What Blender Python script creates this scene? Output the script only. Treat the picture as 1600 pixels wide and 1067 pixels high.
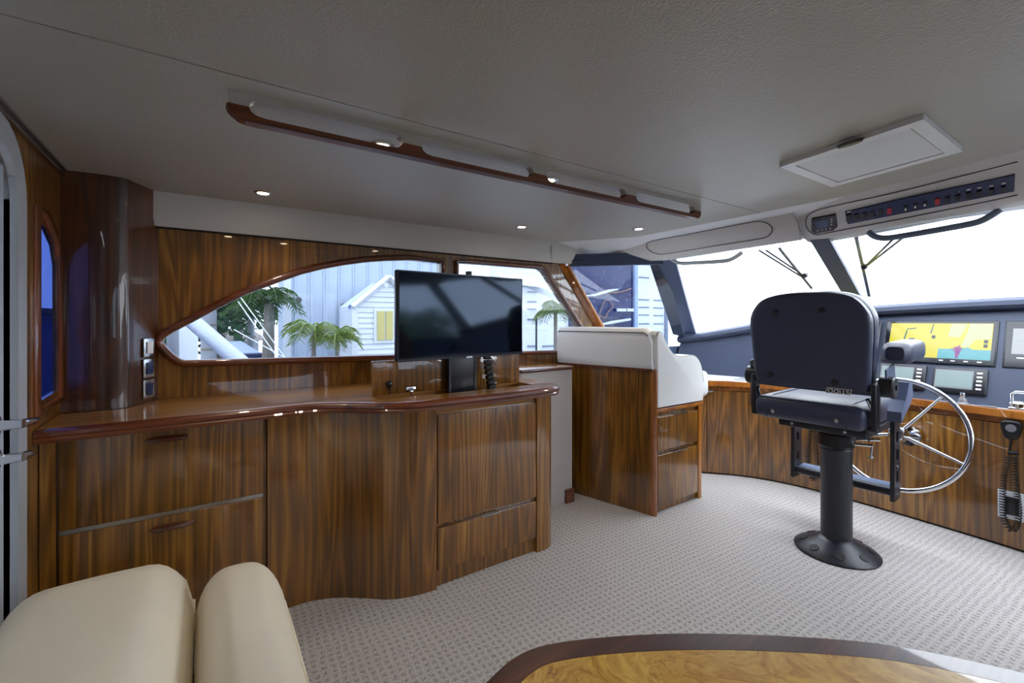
import bpy, bmesh, math, random
from mathutils import Vector, Matrix, geometry
random.seed(7)
for o in list(bpy.data.objects): bpy.data.objects.remove(o)
S = bpy.context.scene
COL = S.collection
# ------------------------------------------------------------------ camera, sky, exposure
EYE = 1.15; FPX = 702.0; PSI = math.radians(55.7); HY = 500.0
cam_d = bpy.data.cameras.new('camera'); cam = bpy.data.objects.new('camera', cam_d); COL.objects.link(cam)
cam.location = (0, 0, EYE); cam.rotation_euler = (math.pi/2, 0, PSI)
cam_d.sensor_width = 36.0; cam_d.lens = 36.0*FPX/1600.0
cam_d.shift_y = -(533.5-HY)/1600.0
cam_d.clip_start = 0.02; cam_d.clip_end = 400
S.camera = cam
S.view_settings.view_transform = 'Standard'; S.view_settings.look = 'None'
S.view_settings.gamma = 1.0; S.view_settings.use_curve_mapping = False
S.view_settings.exposure = 0.75
W = bpy.data.worlds.new('overcast_sky'); S.world = W; W.use_nodes = True
wn = W.node_tree.nodes; wl = W.node_tree.links; wn.clear()
wo = wn.new('ShaderNodeOutputWorld'); wb = wn.new('ShaderNodeBackground')
wb.inputs['Color'].default_value = (0.88, 0.94, 1.0, 1); wb.inputs['Strength'].default_value = 5.0
wl.new(wb.outputs[0], wo.inputs[0])

# ------------------------------------------------------------------ measuring: a sight line through the photograph met with a real plane
_s, _c = math.sin(PSI), math.cos(PSI)
def ray(px, py):
    a = px-800.0
    return (-FPX*_s+a*_c, FPX*_c+a*_s, HY-py)
def P(px, py, x=None, y=None, z=None):
    v = ray(px, py)
    if x is not None: k = x/v[0]
    elif y is not None: k = y/v[1]
    else: k = (z-EYE)/v[2]
    return Vector((k*v[0], k*v[1], EYE+k*v[2]))

# ------------------------------------------------------------------ materials
MATS = {}
def newmat(name):
    m = bpy.data.materials.new(name); m.use_nodes = True; MATS[name] = m
    nt = m.node_tree; b = nt.nodes['Principled BSDF']
    return m, nt, b
def rgb(r, g, b): # sRGB 0-255 to linear
    f = lambda c: ((c/255+0.055)/1.055)**2.4 if c > 10 else c/255/12.92
    return (f(r), f(g), f(b), 1)
def N(nt, t, **kw):
    n = nt.nodes.new(t)
    for k, v in kw.items():
        if k in n.inputs: n.inputs[k].default_value = v
        else: setattr(n, k, v)
    return n
def mat(name, col, rough=0.5, metal=0.0, coat=0.0, bump=0.0, bscale=200.0, spec=0.5, vary=0.0, vscale=3.0):
    m, nt, b = newmat(name)
    b.inputs['Base Color'].default_value = col; b.inputs['Roughness'].default_value = rough
    b.inputs['Metallic'].default_value = metal; b.inputs['Coat Weight'].default_value = coat
    b.inputs['Coat Roughness'].default_value = 0.04
    b.inputs['Specular IOR Level'].default_value = spec
    tc = N(nt, 'ShaderNodeTexCoord')
    if bump:
        n = N(nt, 'ShaderNodeTexNoise', Scale=bscale, Detail=3.0)
        nt.links.new(tc.outputs['Object'], n.inputs['Vector'])
        bp = N(nt, 'ShaderNodeBump', Strength=bump, Distance=0.002)
        nt.links.new(n.outputs[0], bp.inputs['Height']); nt.links.new(bp.outputs[0], b.inputs['Normal'])
    n = N(nt, 'ShaderNodeTexNoise', Scale=vscale, Detail=4.0)
    nt.links.new(tc.outputs['Object'], n.inputs['Vector'])
    r = N(nt, 'ShaderNodeValToRGB')
    k = 1-vary if vary else 0.96
    r.color_ramp.elements[0].color = (col[0]*k, col[1]*k, col[2]*k, 1); r.color_ramp.elements[1].color = col
    r.color_ramp.elements[0].position = 0.3; r.color_ramp.elements[1].position = 0.65
    nt.links.new(n.outputs[0], r.inputs[0]); nt.links.new(r.outputs[0], b.inputs['Base Color'])
    return m
def wood(name, dark, mid, light, axis='z', scale=1.0, coat=1.0, rings=11.0, rough=0.35, shift=0.0):
    m, nt, b = newmat(name); L = nt.links.new
    tc = N(nt, 'ShaderNodeTexCoord'); mp = N(nt, 'ShaderNodeMapping')
    oi = N(nt, 'ShaderNodeObjectInfo')
    off = N(nt, 'ShaderNodeVectorMath', operation='SCALE'); cv = N(nt, 'ShaderNodeCombineXYZ')
    for i in range(3): L(oi.outputs['Random'], cv.inputs[i])
    L(cv.outputs[0], off.inputs[0]); off.inputs['Scale'].default_value = 7.0
    ad = N(nt, 'ShaderNodeVectorMath', operation='ADD')
    L(tc.outputs['Object'], ad.inputs[0]); L(off.outputs[0], ad.inputs[1]); L(ad.outputs[0], mp.inputs['Vector'])
    sc = [5.5*scale]*3; sc['xyz'.index(axis)] = 0.42*scale
    mp.inputs['Scale'].default_value = sc
    n1 = N(nt, 'ShaderNodeTexNoise', Scale=1.4, Detail=2.0, Roughness=0.45, Distortion=0.3); L(mp.outputs[0], n1.inputs['Vector'])
    mul = N(nt, 'ShaderNodeMath', operation='MULTIPLY'); mul.inputs[1].default_value = rings*6.28; L(n1.outputs[0], mul.inputs[0])
    sn = N(nt, 'ShaderNodeMath', operation='SINE'); L(mul.outputs[0], sn.inputs[0])
    mr = N(nt, 'ShaderNodeMapRange'); mr.inputs['From Min'].default_value = -1; L(sn.outputs[0], mr.inputs['Value'])
    mp2 = N(nt, 'ShaderNodeMapping'); L(ad.outputs[0], mp2.inputs['Vector'])
    sc2 = [110*scale]*3; sc2['xyz'.index(axis)] = 1.2*scale; mp2.inputs['Scale'].default_value = sc2
    n2 = N(nt, 'ShaderNodeTexNoise', Scale=1.0, Detail=5.0, Roughness=0.6); L(mp2.outputs[0], n2.inputs['Vector'])
    mp3 = N(nt, 'ShaderNodeMapping'); L(ad.outputs[0], mp3.inputs['Vector'])
    sc3 = [5*scale]*3; sc3['xyz'.index(axis)] = 0.25*scale; mp3.inputs['Scale'].default_value = sc3
    n3 = N(nt, 'ShaderNodeTexNoise', Scale=1.0, Detail=3.0); L(mp3.outputs[0], n3.inputs['Vector'])
    a1 = N(nt, 'ShaderNodeMath', operation='MULTIPLY_ADD'); L(mr.outputs[0], a1.inputs[0]); a1.inputs[1].default_value = 0.20
    m2 = N(nt, 'ShaderNodeMath', operation='MULTIPLY'); L(n2.outputs[0], m2.inputs[0]); m2.inputs[1].default_value = 0.62; L(m2.outputs[0], a1.inputs[2])
    a2 = N(nt, 'ShaderNodeMath', operation='MULTIPLY_ADD'); L(n3.outputs[0], a2.inputs[0]); a2.inputs[1].default_value = 0.42; L(a1.outputs[0], a2.inputs[2])
    r = N(nt, 'ShaderNodeValToRGB'); e = r.color_ramp.elements
    e[0].position = 0.36; e[0].color = dark; e[1].position = 0.95; e[1].color = light
    k = e.new(0.66); k.color = mid
    L(a2.outputs[0], r.inputs[0]); L(r.outputs[0], b.inputs['Base Color'])
    b.inputs['Roughness'].default_value = rough; b.inputs['Coat Weight'].default_value = coat; b.inputs['Coat Roughness'].default_value = 0.03
    b.inputs['Coat IOR'].default_value = 1.6
    n4 = N(nt, 'ShaderNodeTexNoise', Scale=3.0, Detail=1.0); L(tc.outputs['Object'], n4.inputs['Vector'])
    bp = N(nt, 'ShaderNodeBump', Strength=0.06, Distance=0.02); L(n4.outputs[0], bp.inputs['Height']); L(bp.outputs[0], b.inputs['Coat Normal'])
    return m
def emit(name, col, s):
    m, nt, b = newmat(name); b.inputs['Base Color'].default_value = (0.01, 0.01, 0.01, 1)
    b.inputs['Emission Color'].default_value = col; b.inputs['Emission Strength'].default_value = s; b.inputs['Roughness'].default_value = 0.2
    return m
def glass(name, tint, refl=0.06):
    m, nt, b = newmat(name); L = nt.links.new; nt.nodes.remove(b)
    t = N(nt, 'ShaderNodeBsdfTransparent'); t.inputs[0].default_value = tint
    g = N(nt, 'ShaderNodeBsdfGlossy'); g.inputs['Roughness'].default_value = 0.01; g.inputs['Color'].default_value = (1, 1, 1, 1)
    lw = N(nt, 'ShaderNodeLayerWeight'); lw.inputs['Blend'].default_value = 0.5
    pw = N(nt, 'ShaderNodeMath', operation='POWER'); L(lw.outputs['Facing'], pw.inputs[0]); pw.inputs[1].default_value = 5.0
    fa = N(nt, 'ShaderNodeMath', operation='MULTIPLY_ADD'); L(pw.outputs[0], fa.inputs[0]); fa.inputs[1].default_value = 0.3; fa.inputs[2].default_value = refl*0.5
    mx = N(nt, 'ShaderNodeMixShader'); L(fa.outputs[0], mx.inputs[0]); L(t.outputs[0], mx.inputs[1]); L(g.outputs[0], mx.inputs[2])
    L(mx.outputs[0], nt.nodes['Material Output'].inputs[0])
    return m
TEAK = wood('teak_veneer', rgb(62, 37, 8), rgb(128, 82, 22), rgb(188, 134, 50))
TEAKH = wood('teak_veneer_across', rgb(98, 60, 14), rgb(170, 114, 38), rgb(214, 158, 70), axis='y')
TEAKX = wood('teak_edge_across', rgb(78, 40, 10), rgb(140, 82, 24), rgb(186, 120, 44), axis='x')
MAHOG = wood('mahogany_trim', rgb(52, 20, 6), rgb(104, 46, 14), rgb(140, 72, 26), axis='y', rings=5)
MAHOGV = wood('mahogany_trim_upright', rgb(60, 24, 7), rgb(118, 58, 18), rgb(158, 88, 32), axis='z', rings=5)
ORANGE = wood('honey_wood_trim', rgb(120, 62, 14), rgb(176, 104, 30), rgb(206, 136, 50), axis='z', rings=4)
ROSE = wood('dark_rosewood', rgb(40, 15, 5), rgb(88, 40, 16), rgb(126, 66, 30), axis='y', rings=7, coat=0.6)
DARKGAP = mat('shadow_gap_paint', rgb(18, 14, 12), 0.7)
CREAMPANEL = mat('cream_laminate', rgb(196, 190, 186), 0.45)
VINYLWHITE = mat('white_vinyl', rgb(236, 236, 234), 0.5, bump=0.08, bscale=260)
VALANCE = mat('valance_vinyl', rgb(205, 203, 200), 0.5, bump=0.25, bscale=300)
LEATHER = mat('cream_leather', rgb(234, 224, 202), 0.42, bump=0.3, bscale=9, vary=0.05, vscale=6)
SEATVINYL = mat('black_vinyl', rgb(52, 58, 82), 0.38, bump=0.3, bscale=330)
BLACKMETAL = mat('black_powder_coat', rgb(26, 30, 40), 0.38)
NAVYVINYL = mat('navy_dash_vinyl', rgb(50, 59, 80), 0.55, bump=0.3, bscale=300)
NAVYFRAME = mat('navy_window_frame', rgb(60, 72, 98), 0.5)
BLACKPLASTIC = mat('black_plastic', rgb(16, 18, 26), 0.35)
RUBBER = mat('black_rubber', rgb(8, 8, 9), 0.6)
CHROME = mat('chrome', rgb(225, 228, 235), 0.08, metal=1.0)
STEEL = mat('brushed_steel', rgb(190, 192, 196), 0.25, metal=1.0)
WHITEPAINT = mat('white_paint', rgb(225, 228, 232), 0.35)
DOORPALE = mat('pale_door_panel', rgb(196, 206, 216), 0.35)
GREYFRAME = mat('grey_door_frame', rgb(176, 180, 186), 0.4)
REDSW = mat('red_switch', rgb(190, 40, 50), 0.4)
NAVYPANEL = mat('navy_switch_panel', rgb(30, 46, 86), 0.4)
LCDGREY = mat('unlit_lcd', rgb(126, 140, 138), 0.25)
PRINT = mat('white_print', rgb(235, 235, 235), 0.5)
GREYPLATE = mat('grey_switch_plate', rgb(120, 120, 124), 0.35)
GLASSTINT = glass('tinted_glass', (0.50, 0.53, 0.58, 1))
GLASSBLUE = glass('blue_tinted_glass', (0.12, 0.16, 0.31, 1))
GLASSCLEAR = glass('clear_glass', (0.97, 0.98, 1.0, 1))
VISORCLEAR = glass('visor_acrylic', (0.80, 0.84, 0.88, 1))
def m_screen():
    m, nt, b = newmat('tv_glass'); b.inputs['Base Color'].default_value = (0.002, 0.003, 0.006, 1)
    b.inputs['Roughness'].default_value = 0.07; b.inputs['Specular IOR Level'].default_value = 0.35; b.inputs['Specular Tint'].default_value = (0.55, 0.72, 1.0, 1)
    return m
TVGLASS = m_screen()
def m_headliner():
    m, nt, b = newmat('headliner_vinyl'); L = nt.links.new
    tc = N(nt, 'ShaderNodeTexCoord')
    v = N(nt, 'ShaderNodeTexVoronoi', Scale=170.0); L(tc.outputs['Object'], v.inputs['Vector'])
    n = N(nt, 'ShaderNodeTexNoise', Scale=260.0, Detail=2.0); L(tc.outputs['Object'], n.inputs['Vector'])
    a = N(nt, 'ShaderNodeMath', operation='ADD'); L(v.outputs['Distance'], a.inputs[0]); L(n.outputs[0], a.inputs[1])
    bp = N(nt, 'ShaderNodeBump', Strength=0.28, Distance=0.003); L(a.outputs[0], bp.inputs['Height'])
    n2 = N(nt, 'ShaderNodeTexNoise', Scale=2.2, Detail=3.0); L(tc.outputs['Object'], n2.inputs['Vector'])
    bp2 = N(nt, 'ShaderNodeBump', Strength=0.12, Distance=0.03); L(n2.outputs[0], bp2.inputs['Height']); L(bp.outputs[0], bp2.inputs['Normal'])
    L(bp2.outputs[0], b.inputs['Normal'])
    b.inputs['Base Color'].default_value = rgb(180, 178, 170); b.inputs['Roughness'].default_value = 0.34
    return m
HEADLINER = m_headliner()
def m_carpet():
    m, nt, b = newmat('woven_carpet'); L = nt.links.new
    tc = N(nt, 'ShaderNodeTexCoord'); mp = N(nt, 'ShaderNodeMapping'); mp.inputs['Rotation'].default_value = (0, 0, math.radians(3)); L(tc.outputs['Object'], mp.inputs['Vector'])
    nz = N(nt, 'ShaderNodeTexNoise', Scale=14.0, Detail=2.0); L(mp.outputs[0], nz.inputs['Vector'])
    mixv = N(nt, 'ShaderNodeMixRGB'); mixv.inputs[0].default_value = 0.022; L(mp.outputs[0], mixv.inputs[1]); L(nz.outputs['Color'], mixv.inputs[2])
    sp = N(nt, 'ShaderNodeSeparateXYZ'); L(mixv.outputs[0], sp.inputs[0])
    outs = []
    for i in range(2):
        mu = N(nt, 'ShaderNodeMath', operation='MULTIPLY'); L(sp.outputs[i], mu.inputs[0]); mu.inputs[1].default_value = 2*math.pi/0.026
        sn = N(nt, 'ShaderNodeMath', operation='SINE'); L(mu.outputs[0], sn.inputs[0]); outs.append(sn)
    mx = N(nt, 'ShaderNodeMath', operation='MAXIMUM'); L(outs[0].outputs[0], mx.inputs[0]); L(outs[1].outputs[0], mx.inputs[1])
    n1 = N(nt, 'ShaderNodeTexNoise', Scale=150.0, Detail=4.0, Roughness=0.75); L(tc.outputs['Object'], n1.inputs['Vector'])
    ma = N(nt, 'ShaderNodeMath', operation='MULTIPLY_ADD'); L(mx.outputs[0], ma.inputs[0]); ma.inputs[1].default_value = 0.085; L(n1.outputs[0], ma.inputs[2])
    bp = N(nt, 'ShaderNodeBump', Strength=1.0, Distance=0.010); L(ma.outputs[0], bp.inputs['Height']); L(bp.outputs[0], b.inputs['Normal'])
    r = N(nt, 'ShaderNodeValToRGB'); e = r.color_ramp.elements
    e[0].position = 0.27; e[0].color = rgb(132, 120, 112); e[1].position = 0.60; e[1].color = rgb(230, 224, 220)
    L(ma.outputs[0], r.inputs[0]); L(r.outputs[0], b.inputs['Base Color']); b.inputs['Roughness'].default_value = 0.95
    b.inputs['Specular IOR Level'].default_value = 0.1
    return m
CARPET = m_carpet()
def m_burl():
    m, nt, b = newmat('burl_veneer'); L = nt.links.new
    tc = N(nt, 'ShaderNodeTexCoord')
    n0 = N(nt, 'ShaderNodeTexNoise', Scale=4.0, Detail=4.0, Distortion=2.2); L(tc.outputs['Object'], n0.inputs['Vector'])
    mx = N(nt, 'ShaderNodeMixRGB'); mx.inputs[0].default_value = 0.35; L(tc.outputs['Object'], mx.inputs[1]); L(n0.outputs['Color'], mx.inputs[2])
    n1 = N(nt, 'ShaderNodeTexNoise', Scale=9.0, Detail=8.0, Roughness=0.65, Distortion=1.6); L(mx.outputs[0], n1.inputs['Vector'])
    r = N(nt, 'ShaderNodeValToRGB'); e = r.color_ramp.elements
    e[0].position = 0.30; e[0].color = rgb(132, 80, 14); e[1].position = 0.62; e[1].color = rgb(250, 204, 92)
    k = e.new(0.43); k.color = rgb(216, 154, 44)
    L(n1.outputs[0], r.inputs[0]); L(r.outputs[0], b.inputs['Base Color'])
    b.inputs['Roughness'].default_value = 0.3; b.inputs['Coat Weight'].default_value = 1.0; b.inputs['Coat Roughness'].default_value = 0.03
    return m
BURL = m_burl()

# ------------------------------------------------------------------ mesh helpers
def _link(name, verts, faces, m, parent=None, smooth=False, mats=None, fm=None, ang=38):
    me = bpy.data.meshes.new(name)
    c = Vector((0, 0, 0))
    if verts:
        lo = [min(v[i] for v in verts) for i in range(3)]; hi = [max(v[i] for v in verts) for i in range(3)]
        c = Vector(((lo[0]+hi[0])/2, (lo[1]+hi[1])/2, lo[2]))
    me.from_pydata([tuple(Vector(v)-c) for v in verts], [], faces)
    for mm in (mats or [m]): me.materials.append(mm)
    if fm:
        for p, i in zip(me.polygons, fm): p.material_index = i
    bm = bmesh.new(); bm.from_mesh(me); bmesh.ops.recalc_face_normals(bm, faces=bm.faces); bm.to_mesh(me); bm.free()
    if smooth:
        for p in me.polygons: p.use_smooth = True
        me.set_sharp_from_angle(angle=math.radians(ang))
    o = bpy.data.objects.new(name, me); COL.objects.link(o)
    o.location = c
    if parent is not None: adopt(o, parent)
    return o
WORLD = {}
def adopt(o, p):
    M = WORLD.get(p.name, None)
    if M is None:
        M = Matrix.Translation(p.location) @ p.rotation_euler.to_matrix().to_4x4()
        if p.parent is not None: M = Matrix.Translation(p.location)
    o.parent = p; o.matrix_parent_inverse = M.inverted()
def tag(o, label=None, cat=None, group=None, kind=None):
    if label: o['label'] = label
    if cat: o['category'] = cat
    if group: o['group'] = group
    if kind: o['kind'] = kind
    return o
def thing(name, loc, label, cat, group=None):
    e = bpy.data.objects.new(name, None); e.empty_display_size = 0.05; COL.objects.link(e); e.location = loc
    WORLD[e.name] = Matrix.Translation(loc)
    return tag(e, label, cat, group)
def struct(o): o['kind'] = 'structure'; return o
class MB:
    def __init__(s): s.v = []; s.f = []; s.m = []; s.cm = 0
    def add(s, vs, fs):
        b = len(s.v); s.v += [Vector(q) for q in vs]; s.f += [tuple(b+i for i in f) for f in fs]; s.m += [s.cm]*len(fs); return s
    def box(s, x0, x1, y0, y1, z0, z1, bev=0.0):
        if bev <= 0:
            return s.add([(x0,y0,z0),(x1,y0,z0),(x1,y1,z0),(x0,y1,z0),(x0,y0,z1),(x1,y0,z1),(x1,y1,z1),(x0,y1,z1)],
                  [(0,3,2,1),(4,5,6,7),(0,1,5,4),(1,2,6,5),(2,3,7,6),(3,0,4,7)])
        bm = bmesh.new(); bmesh.ops.create_cube(bm, size=1)
        for v in bm.verts: v.co = ((x0+x1)/2+v.co.x*(x1-x0), (y0+y1)/2+v.co.y*(y1-y0), (z0+z1)/2+v.co.z*(z1-z0))
        bmesh.ops.bevel(bm, geom=bm.edges[:], offset=min(bev, 0.49*min(x1-x0, y1-y0, z1-z0)), segments=3, profile=0.5, affect='EDGES')
        bm.verts.index_update(); vs = [v.co.copy() for v in bm.verts]; fs = [tuple(v.index for v in f.verts) for f in bm.faces]; bm.free()
        return s.add(vs, fs)
    def prism(s, poly, to3, d):  # poly 2d list, to3(u,v)->Vector, d extrude vector
        n = len(poly); A = [to3(*p) for p in poly]; d = Vector(d); B = [a+d for a in A]
        tris = geometry.tessellate_polygon([[Vector((p[0], p[1], 0)) for p in poly]])
        fs = [tuple(t) for t in tris]+[tuple(n+i for i in reversed(t)) for t in tris]
        fs += [(i, (i+1) % n, n+(i+1) % n, n+i) for i in range(n)]
        return s.add(A+B, fs)
    def holed(s, outer, holes, to3, d):
        loops = [outer]+holes; flat = [p for l in loops for p in l]; n = len(flat); d = Vector(d)
        A = [to3(*p) for p in flat]; B = [a+d for a in A]
        tris = geometry.tessellate_polygon([[Vector((p[0], p[1], 0)) for p in l] for l in loops])
        fs = [tuple(t) for t in tris]+[tuple(n+i for i in reversed(t)) for t in tris]
        b = 0
        for l in loops:
            k = len(l); fs += [(b+i, b+(i+1) % k, n+b+(i+1) % k, n+b+i) for i in range(k)]; b += k
        return s.add(A+B, fs)
    def tube(s, pts, r, n=10, closed=False, up=None, ry=None):
        pts = [Vector(p) for p in pts]; K = len(pts); rs = r if isinstance(r, (list, tuple)) else [r]*K
        rings = []; prev = None
        for i, p in enumerate(pts):
            if closed: t = pts[(i+1) % K]-pts[i-1]
            else: t = pts[min(i+1, K-1)]-pts[max(i-1, 0)]
            t.normalize()
            if up is not None: a = Vector(up)
            elif prev is None: a = Vector((0, 0, 1)) if abs(t.z) < 0.9 else Vector((1, 0, 0))
            else: a = prev
            a = (a-t*a.dot(t)).normalized(); prev = a; bb = t.cross(a)
            q = ry/rs[i] if ry else 1.0
            rings.append([p+(a*math.cos(2*math.pi*j/n)+bb*math.sin(2*math.pi*j/n)*q)*rs[i] for j in range(n)])
        vs = [v for g in rings for v in g]; fs = []
        for i in range(K if closed else K-1):
            i2 = (i+1) % K
            for j in range(n): fs.append((i*n+j, i*n+(j+1) % n, i2*n+(j+1) % n, i2*n+j))
        if not closed: fs += [tuple(range(n-1, -1, -1)), tuple((K-1)*n+j for j in range(n))]
        return s.add(vs, fs)
    def lathe(s, prof, base=(0,0,0), axis=(0,0,1), n=28):
        ax = Vector(axis).normalized(); a = ax.orthogonal().normalized(); b = ax.cross(a); base = Vector(base); K = len(prof)
        vs = [base+ax*h+(a*math.cos(2*math.pi*j/n)+b*math.sin(2*math.pi*j/n))*r for r, h in prof for j in range(n)]
        fs = [(i*n+j, i*n+(j+1) % n, (i+1)*n+(j+1) % n, (i+1)*n+j) for i in range(K-1) for j in range(n)]
        fs += [tuple(range(n-1, -1, -1)), tuple((K-1)*n+j for j in range(n))]
        return s.add(vs, fs)
    def loft(s, rows, closed_rows=False):
        n = len(rows[0]); vs = [Vector(p) for r in rows for p in r]; fs = []
        for i in range(len(rows)-1):
            for j in range(n if closed_rows else n-1):
                fs.append((i*n+j, i*n+(j+1) % n, (i+1)*n+(j+1) % n, (i+1)*n+j))
        if closed_rows: fs += [tuple(range(n-1, -1, -1)), tuple((len(rows)-1)*n+j for j in range(n))]
        return s.add(vs, fs)
    def xf(s, M): s.v = [M @ v for v in s.v]; return s
    def build(s, name, m, parent=None, smooth=True, mats=None, ang=38):
        return _link(name, s.v, s.f, m, parent, smooth, mats, s.m if mats else None, ang)
def catmull(pts, k=6, closed=False):
    pts = [Vector(p) for p in pts]; n = len(pts); out = []
    for i in range(n if closed else n-1):
        g = lambda j: pts[j % n] if closed else pts[max(0, min(n-1, j))]
        a, b, c, d = g(i-1), g(i), g(i+1), g(i+2)
        for q in range(k):
            t = q/k
            out.append(0.5*((2*b)+(c-a)*t+(2*a-5*b+4*c-d)*t*t+(3*b-a-3*c+d)*t**3))
    if not closed: out.append(pts[-1])
    return out
def rrect(x0, x1, y0, y1, r, k=5):
    out = []
    for cx, cy, a0 in ((x1-r, y1-r, 0), (x0+r, y1-r, 90), (x0+r, y0+r, 180), (x1-r, y0+r, 270)):
        for i in range(k+1):
            a = math.radians(a0+90*i/k); out.append((cx+r*math.cos(a), cy+r*math.sin(a)))
    return out
def XY(z): return lambda u, v: Vector((u, v, z))
def YZ(x): return lambda u, v: Vector((x, u, v))
def XZ(y): return lambda u, v: Vector((u, y, v))
def textmesh(body, size):
    cu = bpy.data.curves.new('t', 'FONT'); cu.body = body; cu.size = size; cu.align_x = 'CENTER'; cu.align_y = 'CENTER'; cu.extrude = 0.0004
    o = bpy.data.objects.new('t', cu); COL.objects.link(o)
    dg = bpy.context.evaluated_depsgraph_get(); me = bpy.data.meshes.new_from_object(o.evaluated_get(dg))
    b = MB(); b.add([v.co.copy() for v in me.vertices], [tuple(p.vertices) for p in me.polygons])
    bpy.data.objects.remove(o); bpy.data.meshes.remove(me); return b
def basis(o, u, v):  # matrix with x along u, y along v, origin o
    u = Vector(u).normalized(); v = Vector(v); v = (v-u*v.dot(u)).normalized(); w = u.cross(v)
    return Matrix(((u.x, v.x, w.x, o[0]), (u.y, v.y, w.y, o[1]), (u.z, v.z, w.z, o[2]), (0, 0, 0, 1)))

XW = -2.42   # port side wall
YA = -0.43   # aft bulkhead
ZC = 1.69    # headliner
XS = 1.28    # starboard wall
CX = -0.57   # centre line
CT = 0.815   # worktop height

# ================================================================== STRUCTURE
struct(tag(MB().box(XW-0.05, XS+0.05, YA-0.05, 4.2, -0.06, 0.0).build('floor', CARPET, smooth=False), 'cream woven loop carpet covering the cabin floor'))
# ceiling: a base sheet and the vinyl panels fixed below it
ceil = struct(tag(MB().box(XW-0.08, XS+0.08, YA-0.05, 2.72, ZC+0.006, ZC+0.05).build('ceiling', DARKGAP, smooth=False), 'cream textured vinyl headliner'))
def cpanel(poly, z=ZC, d=0.012): return MB().prism(poly, XY(z), (0, 0, d)).build('headliner_panel', HEADLINER, ceil, smooth=False)
xsm = -1.165
fwd = [P(px, py, z=ZC) for px, py in ((862,382),(885,385),(930,385),(1000,373),(1100,353),(1200,333),(1240,325),(1400,288),(1600,235))]
cpanel([(XW-0.06, YA-0.03), (xsm, YA-0.03), (xsm, 2.45), (XW-0.06, 2.45)], ZC, 0.016)
cpanel([(xsm+0.003, YA-0.03), (XS+0.06, YA-0.03), (XS+0.06, 2.45), (xsm+0.003, 2.45)], ZC+0.001, 0.012)
ip = [P(978,170,z=ZC), P(1228,5,z=ZC)]
cpanel([(ip[0].x, -0.3), (ip[1].x+0.02, -0.3), (ip[1].x+0.02, ip[1].y-0.03), (ip[1].x+0.01, ip[1].y-0.01), (ip[1].x-0.01, ip[1].y), (ip[0].x+0.01, ip[0].y), (ip[0].x, ip[0].y-0.01)], ZC-0.005, 0.012)

# port wall with two window openings
def W1(px, py): q = P(px, py, x=XW); return (q.y, q.z)
win1 = [W1(*p) for p in ((688,411),(640,406),(600,407),(567,409.5),(534,414),(502,420),(470,428),(439,438.5),(411,449),(384,459),(340,481),(297,504),(270,518),(257,527),(254,534),(259,542),(270,553),(281,561),(290,563.5),(688,553))]
win2 = [W1(*p) for p in ((715,411),(730,411.5),(844,420),(850,424),(919,532),(921,541),(914,546),(715,552))]
edge = [W1(882,410), W1(942,515)]
sl = (edge[1][0]-edge[0][0])/(edge[1][1]-edge[0][1])
yl = lambda z: edge[0][0]+sl*(z-edge[0][1])
wp = struct(tag(MB().holed([(YA, 0), (yl(0.9), 0), (yl(0.9), 0.9), (yl(ZC), ZC), (YA, ZC)], [win1, win2], YZ(XW), (-0.05, 0, 0)).build('wall_port', TEAK, smooth=False), 'glossy teak veneer side wall above the sideboard'))
def grow(poly, d):
    n = len(poly); cxx = sum(p[0] for p in poly)/n; czz = sum(p[1] for p in poly)/n; out = []
    area = sum(poly[i][0]*poly[(i+1) % n][1]-poly[(i+1) % n][0]*poly[i][1] for i in range(n)); sg = 1 if area > 0 else -1
    for i in range(n):
        a, b, c = Vector(poly[i-1]), Vector(poly[i]), Vector(poly[(i+1) % n])
        n1 = Vector(((b-a).y, -(b-a).x)).normalized(); n2 = Vector(((c-b).y, -(c-b).x)).normalized()
        m = (n1+n2).normalized(); k = 1/max(0.5, m.dot(n1)); q = b+m*sg*d*k; out.append((q.x, q.y))
    return out
def window(nm, poly, to3, nrm, glassm, label, fw=0.016, trim=MAHOG):
    w = MB().prism(grow(poly, 0.004), to3, (-0.006*Vector(nrm).x, -0.006*Vector(nrm).y, -0.006*Vector(nrm).z))
    o = struct(tag(w.build(nm, glassm, smooth=False), label))
    loop = [to3(*p)+Vector(nrm)*0.012 for p in grow(poly, fw*0.75)]
    MB().tube(loop, fw, 12, True, up=nrm, ry=fw*1.05).build('window_frame', trim, o)
    loop = [to3(*p)+Vector(nrm)*0.006 for p in grow(poly, 0.001)]
    MB().tube(loop, 0.005, 8, True, up=nrm).build('gasket', RUBBER, o)
    return o
window('window_1', win1, YZ(XW-0.004), (1, 0, 0), GLASSTINT, 'long swept side window with mahogany frame behind the television')
window('window_2', win2, YZ(XW-0.004), (1, 0, 0), GLASSTINT, 'side window with raked front edge right of the television', 0.014, MAHOG)
# raked honey-coloured trim at the front end of the port wall
d = Vector((0, edge[1][0]-edge[0][0], edge[1][1]-edge[0][1])).normalized()
pa = Vector((XW+0.012, yl(1.54), 1.54)); pb = Vector((XW+0.012, yl(0.9), 0.9))
struct(tag(MB().tube([pa, pb], 0.016, 10, up=(1, 0, 0)).build('trim_1', ORANGE), 'raked honey wood trim beside the forward quarter window'))
pa = Vector((XW+0.004, yl(1.54)-0.055, 1.54)); pb = Vector((XW+0.004, yl(0.9)-0.055, 0.9))
struct(tag(MB().tube([pa, pb], 0.036, 4, up=(1, 0.3, 0), ry=0.012).build('trim_2', ORANGE, smooth=False), 'wide raked wood pillar between the side windows'))
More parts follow.
